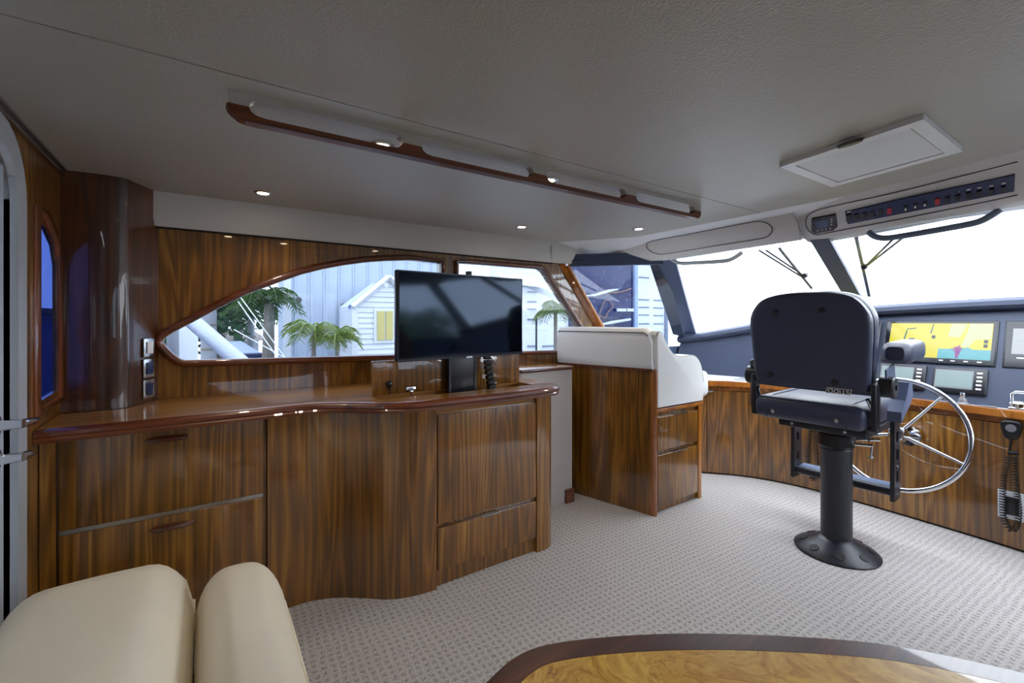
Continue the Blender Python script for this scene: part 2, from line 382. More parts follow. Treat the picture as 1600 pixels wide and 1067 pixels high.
# white valance under the headliner
VZ0 = 1.545
vv = MB()
ys = [P(212, 300, x=XW+0.02).y-0.01, 0.3, 1.0, 1.6, P(862, 395, x=XW).y]
vv.loft([[(XW+0.012, y, VZ0), (XW+0.022, y, VZ0), (XW+0.03, y, VZ0+0.03), (XW+0.03, y, ZC+0.004), (XW+0.012, y, ZC+0.004)] for y in ys], True)
struct(tag(vv.build('trim_3', VALANCE), 'pale vinyl valance running above the long side window'))
vv = MB().box(XW+0.0, XW+0.018, ys[0], ys[-1], VZ0-0.006, VZ0+0.002); struct(tag(vv.build('trim_4', DARKGAP, smooth=False), 'thin dark strip under the pale valance'))
# forward header (valance continued round the corner)
hb = [Vector((-2.395, 1.97, 1.545)), Vector((-2.392, 2.20, 1.548)), Vector((-2.36, 2.40, 1.553))]+[P(*p, z=zz) for p, zz in (((1040,405),1.56),((1140,390),1.562),((1250,373),1.565))]
ht = [Vector((-2.395, 1.97, ZC+0.003)), Vector((-2.392, 2.15, ZC+0.003)), Vector((-2.35, 2.32, ZC+0.003))]+[P(*p, z=ZC+0.003) for p in ((1010,371),(1110,351),(1236,326))]
cb = catmull(hb, 6); ct = catmull(ht, 6)
rows = []
for a, b in zip(cb, ct):
    o_ = Vector((0, 0.06, 0)) + Vector((-0.02, 0, 0)); mid = (a+b)/2; mid += Vector((0.02, -0.025, 0))
    rows.append([a, a*0.72+b*0.28+Vector((0.012, -0.016, 0)), mid, a*0.25+b*0.75+Vector((0.008, -0.012, 0)), b, b+Vector((-0.02, 0.16, 0)), a+Vector((-0.01, 0.05, 0))])
hdr = struct(tag(MB().loft(rows, True).build('wall_forward', VALANCE), 'pale vinyl header curving above the windscreen'))
# oval access panel on the header, laid into its surface
def onface(A, B, u, v, off=0.0):
    n = len(A)-1; i = min(int(u*n), n-1); t = u*n-i
    a = A[i].lerp(A[i+1], t); b = B[i].lerp(B[i+1], t)
    q = a.lerp(b, v) + Vector((0.02, -0.025, 0))*(4*v*(1-v))*0.95
    return q+Vector((0.1, -1, -0.2)).normalized()*off
op = rrect(0.0, 1.0, 0.0, 1.0, 0.49, 8)
def ovalpanel(A, B, u0, u1, v0, v1, parent, nm, m):
    asp = 5.2
    pts = []
    for (cx, sgn) in ((1-0.5/asp, 1), (0.5/asp, -1)):
        for i in range(13):
            a = math.radians(-90+180*i/12) if sgn > 0 else math.radians(90+180*i/12)
            pts.append((cx+math.cos(a)*0.5/asp, 0.5+0.5*math.sin(a)))
    return [(u0+(u1-u0)*p, v0+(v1-v0)*q) for p, q in pts]
pl = ovalpanel(cb, ct, 0.575, 0.925, 0.20, 0.80, hdr, 'access_panel', VALANCE)
loop = [onface(cb, ct, u, v, 0.006) for u, v in pl]
MB().tube(loop, 0.0022, 6, True).build('panel_seam', RUBBER, hdr)
# ---- overhead switch console
ob = [P(1262,378,z=1.56), P(1320,368,z=1.565), P(1440,345,z=1.57), P(1600,313,z=1.575)]
ot = [P(1232,331,z=ZC+0.002), P(1290,315,z=ZC+0.002), P(1420,283,z=ZC+0.002), P(1600,235,z=ZC+0.002)]
ob = [v+Vector((0, -0.02, 0)) for v in ob]; ot = [v+Vector((0, -0.015, 0)) for v in ot]
ex = (ob[-1]-ob[-2]).normalized(); ob.append(Vector((0.1, ob[-1].y-0.02, 1.575))); ot.append(Vector((0.1, ot[-1].y-0.02, ZC+0.002)))
ob.append(Vector((0.8, 2.5, 1.55))); ot.append(Vector((0.8, 2.35, ZC))); 
OB = catmull(ob, 6); OT = catmull(ot, 6)
oc = thing('overhead_console', (ob[0].x, ob[0].y, 1.55), 'pale vinyl overhead console with switches above the helm', 'console')
rows = [[a+Vector((0, 0.02, -0.0)), a*0.88+b*0.12, a*0.12+b*0.88, b, b+Vector((0, 0.3, 0)), a+Vector((0, 0.12, 0))] for a, b in zip(OB, OT)]
MB().loft(rows, True).build('body', VALANCE, oc)
def oface(px, py):  # point on the sloping console face
    best = None; v = Vector(ray(px, py)); c0 = Vector((0, 0, EYE))
    for i in range(len(OB)-1):
        for tri in ((OB[i], OB[i+1], OT[i]), (OB[i+1], OT[i+1], OT[i])):
            h = geometry.intersect_ray_tri(*tri, v, c0, True)
            if h is not None: return h
    h = geometry.intersect_line_plane(c0, c0+v, OB[10], (OB[12]-OB[6]).cross(OT[8]-OB[8])); return h
ofn = (OB[14]-OB[4]).cross(OT[9]-OB[9]).normalized()
if ofn.y > 0: ofn = -ofn
def oplate(nm, corners, m, off, th, parent=None, round_=0.0):
    q = [oface(*c)+ofn*off for c in corners]; b = MB()
    A = q; B = [p+ofn*th for p in q]; n = len(q)
    b.add(A+B, [tuple(range(n)), tuple(range(2*n-1, n-1, -1))]+[(i, (i+1) % n, n+(i+1) % n, n+i) for i in range(n)])
    return b.build(nm, m, parent, smooth=False)
loop = [oface(*p)+ofn*0.002 for p in ((1590,252),(1500,275),(1400,300),(1300,322),(1275,329),(1262,337),(1259,349),(1264,360),(1275,366),(1300,362),(1400,343),(1500,323),(1590,304))]
MB().tube(catmull(loop, 4), 0.0018, 6).build('panel_seam', RUBBER, oc)
sp = oplate('switch_panel', ((1321,330),(1586,271),(1585,297),(1325,349)), NAVYPANEL, 0.0, 0.006, oc)
def quad(cx, cy, w, h, sl=-0.21):
    return ((cx-w, cy-h-sl*-w*0), (cx+w, cy-h+2*w*sl), (cx+w, cy+h+2*w*sl), (cx-w, cy+h))
sws = [(1327,334,0),(1339,333,0),(1351.5,331,0),(1364,328,0),(1377,325,0),(1391,323,1),(1417,319,2),(1432,315,2),(1447,312,2),(1466,308,1),(1481,306,0),(1497,303,0),(1514,299,0),(1531,296,0),(1550,293,0),(1569,289,0)]
for cx, cy, t in sws:
    cy += 4
    s = oplate('rocker_switch', quad(cx, cy, 3.6, 4.6), REDSW if t == 1 else BLACKPLASTIC, 0.006, 0.007, oc)
    if t == 2: oplate('indicator', quad(cx-0.5, cy+0.5, 1.6, 1.6), PRINT, 0.0132, 0.001, s)
    oplate('switch_caption', quad(cx, cy-8.2, 3.2, 1.0), PRINT, 0.0062, 0.0006, sp)
dd = thing('overhead_display', oface(1288, 350), 'small black autopilot display set in the overhead console', 'display')
fr = oplate('bezel', ((1269,340),(1306,333),(1309,352),(1303,357),(1274,362),(1269,358)), BLACKPLASTIC, 0.0, 0.012, dd)
oplate('screen', ((1274,342),(1294,338.5),(1296,351),(1276,355)), mat('dim_lcd', rgb(70, 84, 112), 0.2), 0.012, 0.001, dd)
for k in range(4): oplate('button', quad(1279+k*6.5, 357.2-k*1.2, 1.2, 0.9), PRINT, 0.012, 0.0015, dd)
for k in range(3): oplate('button', quad(1300.5, 339.5+k*4, 1.2, 0.9), PRINT, 0.012, 0.0015, dd)
# ---- ceiling hatch
hc = [P(*p, z=ZC) for p in ((1218,255),(1443,178),(1505,230),(1300,287))]
hm = sum(hc, Vector())/4
ht_ = thing('ceiling_hatch', (hm.x, hm.y, ZC-0.02), 'white rectangular access hatch with dark grip in the headliner', 'hatch')
inn = [hm+(c-hm)*0.80 for c in hc]; ri = [hm+(c-hm)*0.815 for c in hc]
MB().holed([(c.x, c.y) for c in hc], [[(c.x, c.y) for c in ri]], XY(ZC-0.014), (0, 0, 0.016)).build('frame', WHITEPAINT, ht_, smooth=False)
MB().prism([(c.x, c.y) for c in ri], XY(ZC-0.003), (0, 0, 0.005)).build('recess', DARKGAP, ht_, smooth=False)
MB().prism([(c.x, c.y) for c in inn], XY(ZC-0.012), (0, 0, 0.010)).build('lid', mat('hatch_lid', rgb(214, 216, 222), 0.35), ht_, smooth=False)
gp = P(1328, 224, z=ZC-0.014)
dirh = (hc[1]-hc[0]).normalized()
MB().lathe([(0.001,0),(0.026,0.001),(0.03,0.006),(0.03,0.010)], (0,0,0), (0,0,1), 20).xf(basis(gp+Vector((0,0,-0.006)), dirh, Vector((0,1,0))) @ Matrix.Diagonal((1.25, 0.45, 1, 1))).build('grip', mat('bronze_grip', rgb(96, 92, 82), 0.3, metal=0.6), ht_)
# ---- handrail on the ceiling
XR = -1.25
rail = thing('ceiling_handrail', (XR, 1.0, ZC-0.07), 'long varnished wooden handrail with oval openings under the headliner', 'handrail')
ry = lambda px, py: P(px, py, x=XR).y
holes = [(ry(388,150), ry(628,205)), (ry(656,205), ry(830,250)), (ry(850,250), ry(974,285)), (ry(989,285), ry(1082,310))]
y0, y1 = ry(356, 165), ry(1091, 318)
zb, zr, zf, zh, zt = 1.622, 1.637, 1.657, 1.676, ZC
# wooden lower rail: top edge dips at each opening
def dip(y, lo, hi, rad):
    for a, b in holes:
        if a < y < b:
            e = min(y-a, b-y)
            return lo if e >= rad else hi+(lo-hi)*math.sqrt(max(0, 1-(1-e/rad)**2))
    return hi
ysamp = sorted(set([y0+(y1-y0)*i/120 for i in range(121)]+[q+s for a, b in holes for q in (a, b) for s in (-0.001, 0.0, 0.004, 0.012, -0.004, -0.012)]))
ysamp = [y for y in ysamp if y0 <= y <= y1]
top = [(y, dip(y, zr, zf, 0.035)) for y in ysamp]
poly = [(y0+0.035, zb), (y1-0.02, zb)]+[(y1-0.004, zb+0.012), (y1, zb+0.03)]+list(reversed(top))+[(y0-0.004, zf-0.004), (y0, zf-0.014), (y0+0.010, zb+0.012), (y0+0.022, zb+0.004)]
MB().prism(poly, YZ(XR-0.015), (0.03, 0, 0)).build('rail', wood('satin_mahogany', rgb(52, 22, 7), rgb(100, 48, 16), rgb(136, 74, 28), axis='y', rings=5, coat=0.15, rough=0.5), rail, smooth=False)
# vinyl-covered upper board, its lower edge rising over each opening
bot = [(y, dip(y, zh, zf+0.001, 0.02)) for y in ysamp]
MB().prism(bot+[(y1, zt+0.002), (y0, zt+0.002)], YZ(XR-0.013), (0.026, 0, 0)).build('backing', HEADLINER, rail, smooth=False)
# ---- downlights
LAMP = emit('lamp_lens', (1.0, 0.80, 0.52, 1), 14.0)
spots = [((405,191), 'beside the aft end of the ceiling handrail'), ((597,227), 'behind the second opening of the handrail'), ((858,281), 'behind the third opening of the handrail'), ((411,301), 'near the long side window'), ((815,354), 'near the forward end of the side window'), ((998,357), 'near the curved forward header')]
SP = [(P(*p, z=ZC), w) for p, w in spots]
def downlight(loc, label, power=3.0):
    t = thing('downlight', (loc.x, loc.y, ZC-0.006), label, 'downlight', 'recessed downlights in the headliner')
    MB().lathe([(0.028,0.002),(0.036,0.002),(0.037,-0.002),(0.032,-0.006),(0.028,-0.004)], (loc.x, loc.y, ZC), (0,0,1), 28).build('ring', STEEL, t)
    MB().lathe([(0.001,0.0),(0.029,-0.001),(0.029,-0.003),(0.02,-0.0055),(0.001,-0.006)], (loc.x, loc.y, ZC+0.001), (0,0,1), 24).build('lens', LAMP, t)
    ld = bpy.data.lights.new('downlight_beam', 'SPOT'); ld.energy = power; ld.color = (1.0, 0.86, 0.68); ld.spot_size = math.radians(125); ld.spot_blend = 0.8; ld.shadow_soft_size = 0.025
    lo = bpy.data.objects.new('lamp_light', ld); COL.objects.link(lo); lo.location = (loc.x, loc.y, ZC-0.012); adopt(lo, t)
for l, w in SP: downlight(l, 'small recessed downlight '+w)

# ---- aft bulkhead with door and slim window
def AB(px, py): q = P(px, py, y=YA); return (q.x, q.z)
aw_out = [AB(52,322), AB(56,318), AB(75,338), AB(93,372), AB(100,402), AB(104,622), AB(54,650)]
awin = [AB(61,345), AB(72,356), AB(84,383), AB(89,415), AB(90,610), AB(61,628)]
dx0, dx1, dz1 = -1.74, -0.86, AB(0, 222)[1]-0.01
door_hole = [(dx0, -0.001), (dx0, dz1-0.12)]+[(dx0+0.12-0.12*math.cos(math.radians(a)), dz1-0.12+0.12*math.sin(math.radians(a))) for a in (15,30,45,60,75,90)]+[(dx1-0.12+0.12*math.sin(math.radians(a)), dz1-0.12+0.12*math.cos(math.radians(a))) for a in (0,15,30,45,60,75,90)]+[(dx1, -0.001)]
outer = [(XW-0.05, 0), (dx0, 0)]+door_hole[1:-1]+[(dx1, 0), (XS, 0), (XS, ZC), (XW-0.05, ZC)]
outer = [(XW-0.05, 0), (dx0, 0)]+door_hole[1:-1]+[(dx1, 0), (XS, 0), (XS, ZC), (XW-0.05, ZC)]
struct(tag(MB().holed(outer, [awin], XZ(YA), (0, -0.012, 0)).build('wall_aft', TEAK, smooth=False), 'teak veneer bulkhead with a pale door and slim window'))
w6 = struct(tag(MB().prism(grow(awin, 0.002), XZ(YA-0.003), (0, -0.005, 0)).build('window_3', GLASSBLUE, smooth=False), 'slim tall window with arched mahogany frame in the bulkhead'))
loop = [Vector((x, YA+0.001, z)) for x, z in grow(awin, 0.030)]
MB().tube(loop, 0.009, 10, True, up=(0, 1, 0), ry=0.030).build('window_frame', MAHOGV, w6)
dfr = door_hole[:]
fo = [(dx0-0.07, 0), (dx0-0.07, dz1-0.12)]+[(dx0+0.12-0.19*math.cos(math.radians(a)), dz1-0.12+0.19*math.sin(math.radians(a))) for a in (15,30,45,60,75,90)]+[(dx1-0.12+0.19*math.sin(math.radians(a)), dz1-0.12+0.19*math.cos(math.radians(a))) for a in (0,15,30,45,60,75,90)]+[(dx1+0.07, 0)]
d1 = struct(tag(MB().box(dx0+0.018, dx1-0.018, YA-0.035, YA-0.004, 0.01, dz1-0.03, 0.012).build('door_1', DOORPALE), 'pale grey door with chrome lever handle'))
MB().prism(fo+list(reversed([(dx0, 0.0)]+dfr[1:-1]+[(dx1, 0.0)])), XZ(YA-0.02), (0, 0.036, 0)).build('door_frame', GREYFRAME, d1, smooth=False)
MB().prism([(dx0, 0.0)]+dfr[1:-1]+[(dx1, 0.0)], XZ(YA-0.05), (0, 0.012, 0)).build('gasket', RUBBER, d1, smooth=False)
for zz, ln in ((0.885, 0.11), (0.80, 0.07)):
    hx = dx0+0.085
    hd = MB().lathe([(0.026,0),(0.026,0.008),(0.014,0.012),(0.012,0.05)], (hx, YA-0.006, zz), (0,1,0), 20)
    hd.tube([(hx, YA+0.04, zz), (hx-0.03, YA+0.046, zz-0.002), (hx-ln, YA+0.044, zz-0.01)], [0.012, 0.011, 0.008], 10)
    hd.build('door_handle', CHROME, d1)
# chrome curtain track at the bulkhead top
struct(tag(MB().box(-2.33, -0.5, YA, YA+0.014, ZC-0.024, ZC).box(-2.33, -0.5, YA, YA+0.022, ZC-0.008, ZC).build('trim_5', STEEL, smooth=False), 'thin metal track along the top of the bulkhead'))
# corner post (curved)
cpts = catmull([(-2.245, YA+0.0, 0), (-2.235, YA+0.08, 0), (-2.235, -0.29, 0), (-2.25, -0.252, 0), (-2.29, -0.230, 0), (XW, -0.165, 0)], 6)
poly = [(p.x, p.y) for p in cpts]+[(XW-0.02, -0.185), (XW-0.02, YA-0.02), (-2.245, YA-0.02)]
struct(tag(MB().prism(poly, XY(0), (0, 0, ZC)).build('wall_corner', wood('dark_teak', rgb(40, 19, 5), rgb(74, 38, 11), rgb(110, 62, 22), coat=0.55), smooth=True), 'dark curved teak post in the corner by the bulkhead'))
# three switch plates on the post's forward return
u = Vector((XW+2.29, -0.165+0.230, 0)).normalized(); nrm = Vector((-u.y, u.x, 0)); nrm = nrm if nrm.y > 0 else -nrm
for (px, py, lab, kind) in ((233, 543, 'uppermost wall switch plate on the corner post', 0), (235, 575, 'middle wall switch plate on the corner post', 1), (237, 607, 'lowest wall outlet plate on the corner post', 2)):
    z = EYE-(py-HY)*2.36/900.0
    c = Vector((-2.355, -0.1965, z))+nrm*0.002
    t = thing('wall_plate', c-Vector((0, 0, 0.04)), lab, 'wall plate', 'plates on the corner post')
    M = basis(c, u, (0, 0, 1))
    if M.col[2].xyz.dot(nrm) < 0: M = basis(c, -u, (0, 0, 1))
    MB().box(-0.032, 0.032, -0.038, 0.038, 0, 0.006, 0.002).xf(M).build('plate', STEEL, t)
    MB().box(-0.018, 0.018, -0.024, 0.024, 0.006, 0.011, 0.002).xf(M).build(('rocker', 'rocker', 'socket')[kind], NAVYPANEL if kind else PRINT, t)
# starboard wall with a matching long window (seen mirrored in the television)
mw = [(y, z) for y, z in win1]; mw2 = [(y, z) for y, z in win2]
struct(tag(MB().holed([(YA, 0), (yl(0.9), 0), (yl(0.9), 0.9), (yl(ZC), ZC), (YA, ZC)], [mw, mw2], YZ(XS), (0.05, 0, 0)).build('wall_starboard', TEAK, smooth=False), 'teak side wall opposite the sideboard, mirrored in the television'))
window('window_4', mw, YZ(XS+0.004), (-1, 0, 0), GLASSTINT, 'long side window opposite, reflected in the television')
window('window_5', mw2, YZ(XS+0.004), (-1, 0, 0), GLASSTINT, 'raked side window opposite, reflected in the television')
# ---- windscreen: raked plane y = 2.62 + (1.58 - z) * 3.09
RK = 3.09
def ysh(z): return 2.62+(1.58-z)*RK
def WS(px, py, off=0.0):
    v = ray(px, py); k = (2.62+(1.58-EYE)*RK+off)/(v[1]+RK*v[2]); return Vector((k*v[0], k*v[1], EYE+k*v[2]))
def strip(pts, w0, w1, m, nm, th=0.03, parent=None):
    return None
p1t, p1b = Vector((-1.99, 2.60, 1.59)), Vector((-2.42, 3.50, 1.00))
p2t, p2b = P(1280, 374, y=2.60), P(1341, 480, y=3.55)
mirr = lambda v: Vector((2*CX-v.x, v.y, v.z))
def pillar(nm, a, b, w, label):
    d_ = (b-a).normalized(); s_ = Vector((1, 0, 0)); s_ = (s_-d_*s_.dot(d_)).normalized(); n_ = s_.cross(d_); n_ = n_ if n_.z < 0 else -n_
    m = MB(); A = [a+s_*w, a-s_*w]; B = [b+s_*w*1.05, b-s_*w*1.05]
    m.loft([[A[0], A[1], A[1]-n_*0.02, A[0]-n_*0.02], [B[0], B[1], B[1]-n_*0.02, B[0]-n_*0.02]], True)
    return struct(tag(m.build(nm, NAVYFRAME, smooth=False), label))
pillar('trim_6', p1t, p1b, 0.10, 'raked navy pillar between quarter window and windscreen')
pillar('trim_7', p2t, p2b, 0.042, 'raked navy pillar behind the helm chair')
pillar('trim_8', mirr(p2t), mirr(p2b), 0.042, 'raked navy pillar at the far side of the windscreen')
pillar('trim_9', mirr(p1t), mirr(p1b), 0.10, 'raked navy corner pillar at the far side')
def pane(nm, quad_, m, label, th=0.008):
    a, b, c, d_ = quad_; n_ = (b-a).cross(d_-a).normalized()
    if n_.y < 0: n_ = -n_
    A = list(quad_); B = [p+n_*th for p in A]
    o = MB().add(A+B, [(0,1,2),(0,2,3),(4,6,5),(4,7,6),(0,4,5,1),(1,5,6,2),(2,6,7,3),(3,7,4,0)]).build(nm, m, smooth=False)
    return struct(tag(o, label))
q1 = (Vector((XW, yl(1.57), 1.57)), p1t+Vector((0, 0.03, 0.02)), p1b+Vector((0, 0.04, -0.12)), Vector((XW-0.02, yl(0.92), 0.88)))
pane('window_6', q1, GLASSTINT, 'forward quarter window between wood pillar and navy pillar')
pane('window_7', (p1t+Vector((0,.04,.02)), p2t+Vector((0,.04,.02)), p2b+Vector((0,.27,.0)), p1b+Vector((0,.27,.0))), GLASSCLEAR, 'windscreen pane left of the helm chair')
pane('window_8', (p2t+Vector((0,.04,.02)), mirr(p2t)+Vector((0,.04,.02)), mirr(p2b)+Vector((0,.27,.0)), p2b+Vector((0,.27,.0))), GLASSCLEAR, 'windscreen pane above the chart screens')
pane('window_9', (mirr(p2t)+Vector((0,.04,.02)), mirr(p1t)+Vector((0,.04,.02)), mirr(p1b)+Vector((0,.27,.0)), mirr(p2b)+Vector((0,.27,.0))), GLASSCLEAR, 'windscreen pane at the far side')
mq = tuple(Vector((2*CX-v.x, v.y, v.z)) for v in q1)
pane('window_10', mq, GLASSCLEAR, 'forward quarter window at the far side')
# navy head rail above the quarter window
hr = [Vector((XW+0.0, yl(1.56)+0.03, 1.553))]+[c+Vector((-0.0, 0.02, -0.012)) for c in hb[1:4]]
a0, a1 = P(884, 413, x=XW+0.005), p1t
rows = []
for t in (0, 0.5, 1.0):
    q = Vector((XW+0.01, yl(1.555)+0.02, 1.565)).lerp(p1t+Vector((0.02, 0.0, -0.02)), t)
    rows.append([q+Vector((0, 0, 0.05)), q+Vector((-0.02, 0.03, 0.05)), q+Vector((-0.02, 0.03, -0.034)), q+Vector((0, 0, -0.034))])
struct(tag(MB().loft(rows, True).build('trim_10', NAVYFRAME, smooth=False), 'navy head rail over the quarter window'))
# walls and roof closing the shell round the windscreen
struct(tag(MB().box(XW-0.05, XW, yl(0.9), 3.95, 0, 0.92).build('wall_port_forward', NAVYFRAME, smooth=False), 'navy side wall below the quarter window'))
struct(tag(MB().box(XS, XS+0.05, yl(0.9), 3.95, 0, 0.92).build('wall_starboard_forward', NAVYFRAME, smooth=False), 'navy side wall below the far quarter window'))
struct(tag(MB().box(XW-0.05, XS+0.05, 3.95, 4.0, 0, 1.0).build('wall_bow', NAVYFRAME, smooth=False), 'navy wall ahead of the dash'))
rows = [[Vector((x, y, 1.595)), Vector((x, y, 1.75)), Vector((x, y-0.45, 1.75)), Vector((x, y-0.45, 1.70))] for x, y in ((XW-0.02, 2.4), (-1.95, 2.72), (-0.57, 2.72), (0.85, 2.72), (XS+0.02, 2.4))]
struct(tag(MB().loft(rows, True).build('roof_edge', WHITEPAINT, smooth=False), 'white roof edge above the windscreen'))
# far-side header beyond the frame
struct(tag(MB().prism([(0.8, 2.5), (XS, 2.1), (XS, 2.45), (0.8, 2.7)], XY(1.56), (0, 0, ZC-1.56)).build('wall_forward_far', VALANCE, smooth=False), 'pale vinyl header at the far side'))

# ================================================================== SIDEBOARD
FX = -1.985   # drawer front
BX = -1.765   # bulging front
# plan of the front, aft to forward
front = catmull([(FX, 0.20, 0), (FX, 0.27, 0), (-1.98, 0.36, 0), (-1.945, 0.45, 0), (-1.88, 0.54, 0), (-1.815, 0.62, 0), (-1.778, 0.71, 0), (BX, 0.815, 0)], 5)
corner = [(BX-0.08+0.08*math.cos(math.radians(a)), 1.405+0.08*math.sin(math.radians(a))) for a in range(0, 91, 15)]
XB = XW+0.004
# drawer unit
dc = thing('drawer_cabinet', (-2.2, -0.12, 0), 'dark teak drawer cabinet in the corner behind the cream settee', 'cabinet')
YD0, YD1 = -0.385, 0.185
MB().box(-2.232, FX-0.022, YA+0.002, 0.198, 0.0, CT-0.035).build('body', TEAK, dc, smooth=False)
MB().box(FX-0.024, FX-0.002, YA+0.002, YD0-0.006, 0.0, CT-0.035).build('stile', TEAK, dc, smooth=False)
for z0, z1, hy in ((0.478, 0.775, (263, 684)), (0.10, 0.462, (270, 820))):
    dr = MB().box(FX-0.022, FX, YD0, YD1, z0, z1, 0.003).build('drawer', TEAK, dc)
    hp = P(*hy, x=FX)
    b = MB().lathe([(0.002,-0.062),(0.012,-0.056),(0.017,-0.03),(0.018,0.0),(0.017,0.03),(0.012,0.056),(0.002,0.062)], (0,0,0), (0,1,0), 14)
    b.xf(Matrix.Translation((FX+0.012, hp.y, hp.z)) @ Matrix.Diagonal((1.1, 1, 0.62, 1))).build('pull_handle', MAHOG, dr)
MB().box(FX-0.020, FX-0.004, YD0, YD1, 0.463, 0.477).build('edge_strip', STEEL, dc, smooth=False)
# curved television cabinet
tc_ = thing('television_cabinet', (-2.0, 0.9, 0), 'curved glossy teak cabinet with a bulging front under the television', 'cabinet')
rec = BX-0.022
body = [(XB, 0.202)]+[(p.x, p.y) for p in front]+[(rec, 0.818), (rec, 1.352), (BX, 1.355)]+corner+[(XB, 1.485)]
MB().prism(body, XY(0), (0, 0, CT-0.035)).build('body', TEAK, tc_)
MB().box(rec, rec+0.004, 0.82, 1.35, CT-0.085, CT-0.036).build('top_rail', TEAKH, tc_, smooth=False)
MB().box(rec, BX-0.001, 0.821, 1.349, 0.275, CT-0.072, 0.003).build('door', TEAK, tc_)
dr = MB().box(rec, BX-0.001, 0.821, 1.349, 0.075, 0.255, 0.003).build('drawer', TEAK, tc_)
MB().box(BX-0.010, BX+0.003, 1.04, 1.13, 0.252, 0.258).build('finger_pull', STEEL, dr, smooth=False)
# worktop with rounded varnished edge
ov = 0.045
wfront = [Vector((FX+ov+0.01, YA+0.002, 0)), Vector((FX+ov+0.01, 0.0, 0)), Vector((FX+ov, 0.24, 0))]
n = len(front)
for i, p in enumerate(front):
    if i < 6: continue
    t = (front[min(i+1, n-1)]-front[i-1]).normalized(); nn = Vector((t.y, -t.x, 0)); wfront.append(p+nn*ov*0.9)
wfront = wfront[:-1]+[Vector((BX+ov*0.89, y_, 0)) for y_ in (0.83, 0.88, 0.96, 1.1, 1.25)]+[Vector((BX+ov*0.84, 1.36, 0))]+[Vector((BX-0.08+0.115*math.cos(math.radians(a)), 1.405+0.115*math.sin(math.radians(a)), 0)) for a in (10, 30, 50, 70, 90)]
wf = catmull(wfront, 4)
wt = thing('worktop', (-2.2, 0.5, CT-0.035), 'long glossy teak worktop with curved mahogany edge on the sideboard', 'worktop')
# the well of the television lift is cut out of the slab
slab = [(p.x-0.012, p.y) for p in wf]
slab_poly = slab+[(XB+0.002, 1.515), (XB+0.002, -0.16), (-2.29, -0.222), (-2.225, -0.25), (-2.225, YA+0.003), (-2.0, YA+0.003)]
well = [(-1.995, 0.60), (-1.865, 0.60), (-1.865, 1.40), (-1.995, 1.40)]
MB().holed(slab_poly, [well], XY(CT-0.034), (0, 0, 0.034)).build('slab', TEAKH, wt, smooth=False)
prof = [(0.0, 0.0), (0.010, -0.002), (0.020, -0.010), (0.021, -0.020), (0.016, -0.026), (0.020, -0.032), (0.016, -0.042), (0.0, -0.044)]
rows = []
for i, p in enumerate(wf):
    t = (wf[min(i+1, len(wf)-1)]-wf[max(i-1, 0)]).normalized(); nn = Vector((t.y, -t.x, 0))
    rows.append([p+nn*(a-0.014)+Vector((0, 0, CT+b+0.001)) for a, b in prof])
MB().loft(rows, True).build('edge_moulding', MAHOG, wt)
# the lift's lid standing open behind the screen, hinged on the worktop
lid = thing('lift_lid', (-1.985, 1.0, CT), 'teak lid panel standing upright behind the television', 'lid')
MB().box(-1.995, -1.975, 0.605, 1.395, CT+0.002, 0.968, 0.003).build('panel', TEAK, lid)
for (px, py) in ((642, 610), (770, 602)):
    c = P(px, py, x=-1.972)
    hb_ = MB().box(-1.974, -1.970, c.y-0.024, c.y+0.024, c.z-0.004, c.z+0.016, 0.001)
    hb_.tube([(-1.968, c.y-0.012, c.z+0.002), (-1.968, c.y+0.012, c.z+0.002)], 0.006, 8)
    hb_.box(-1.972, -1.962, c.y-0.008, c.y+0.008, c.z-0.018, c.z, 0.002); hb_.build('hinge', CHROME, lid)
kn = P(608, 600, x=-1.965)
MB().lathe([(0.004,-0.006),(0.012,-0.002),(0.015,0.006),(0.012,0.014),(0.004,0.017)], (-1.968, kn.y, kn.z), (1,0,0), 16).tube([(-1.962, kn.y, kn.z-0.01), (-1.962, kn.y+0.002, CT+0.002)], 0.0025, 6).build('antenna_knob', BLACKPLASTIC, lid)
# television on its lift column
tv = thing('television', (0, 0, 0), 'flat black television raised on a lift above the cabinet', 'television')
WORLD[tv.name] = Matrix.Identity(4)
hw, z0, z1 = 0.353, -0.198, 0.2
MB().box(-0.028, 0.0, -hw, hw, z0, z1, 0.006).build('casing', BLACKPLASTIC, tv)
MB().box(-0.07, -0.024, -hw*0.6, hw*0.6, z0+0.03, z1-0.12, 0.012).build('rear_housing', BLACKPLASTIC, tv)
MB().box(-0.001, 0.0015, -hw+0.012, hw-0.008, z0+0.016, z1-0.010).build('screen', TVGLASS, tv, smooth=False)
rim = [(-hw+0.004, z0+0.004), (hw-0.004, z0+0.004), (hw-0.004, z1-0.004), (-hw+0.004, z1-0.004)]
MB().tube([(0.0, a, b) for a, b in rim], 0.0035, 6, True).build('bezel', mat('gunmetal_bezel', rgb(64, 72, 90), 0.3, metal=0.7), tv)
MB().box(0.0, 0.004, 0.0, 0.034, z0-0.002, z0+0.006).build('maker_badge', STEEL, tv, smooth=False)
MB().box(-0.055, -0.03, 0.03, 0.055, z1-0.01, z1+0.022, 0.004).build('sensor', BLACKPLASTIC, tv)
tv.location = (-1.9, 1.03, 1.168); tv.rotation_euler = (0, 0, math.radians(4.5))
lift = thing('television_lift', (-1.93, 1.02, CT), 'black lift column rising from the cabinet under the television', 'lift column')
MB().box(-1.966, -1.932, 0.96, 1.10, 0.783, 0.998, 0.003).build('column', BLACKPLASTIC, lift)
MB().box(-1.937, -1.929, 0.955, 0.967, 0.783, 0.968).build('guide_rail', BLACKMETAL, lift, smooth=False)
MB().box(-1.937, -1.929, 1.093, 1.105, 0.783, 0.968).build('guide_rail', BLACKMETAL, lift, smooth=False)
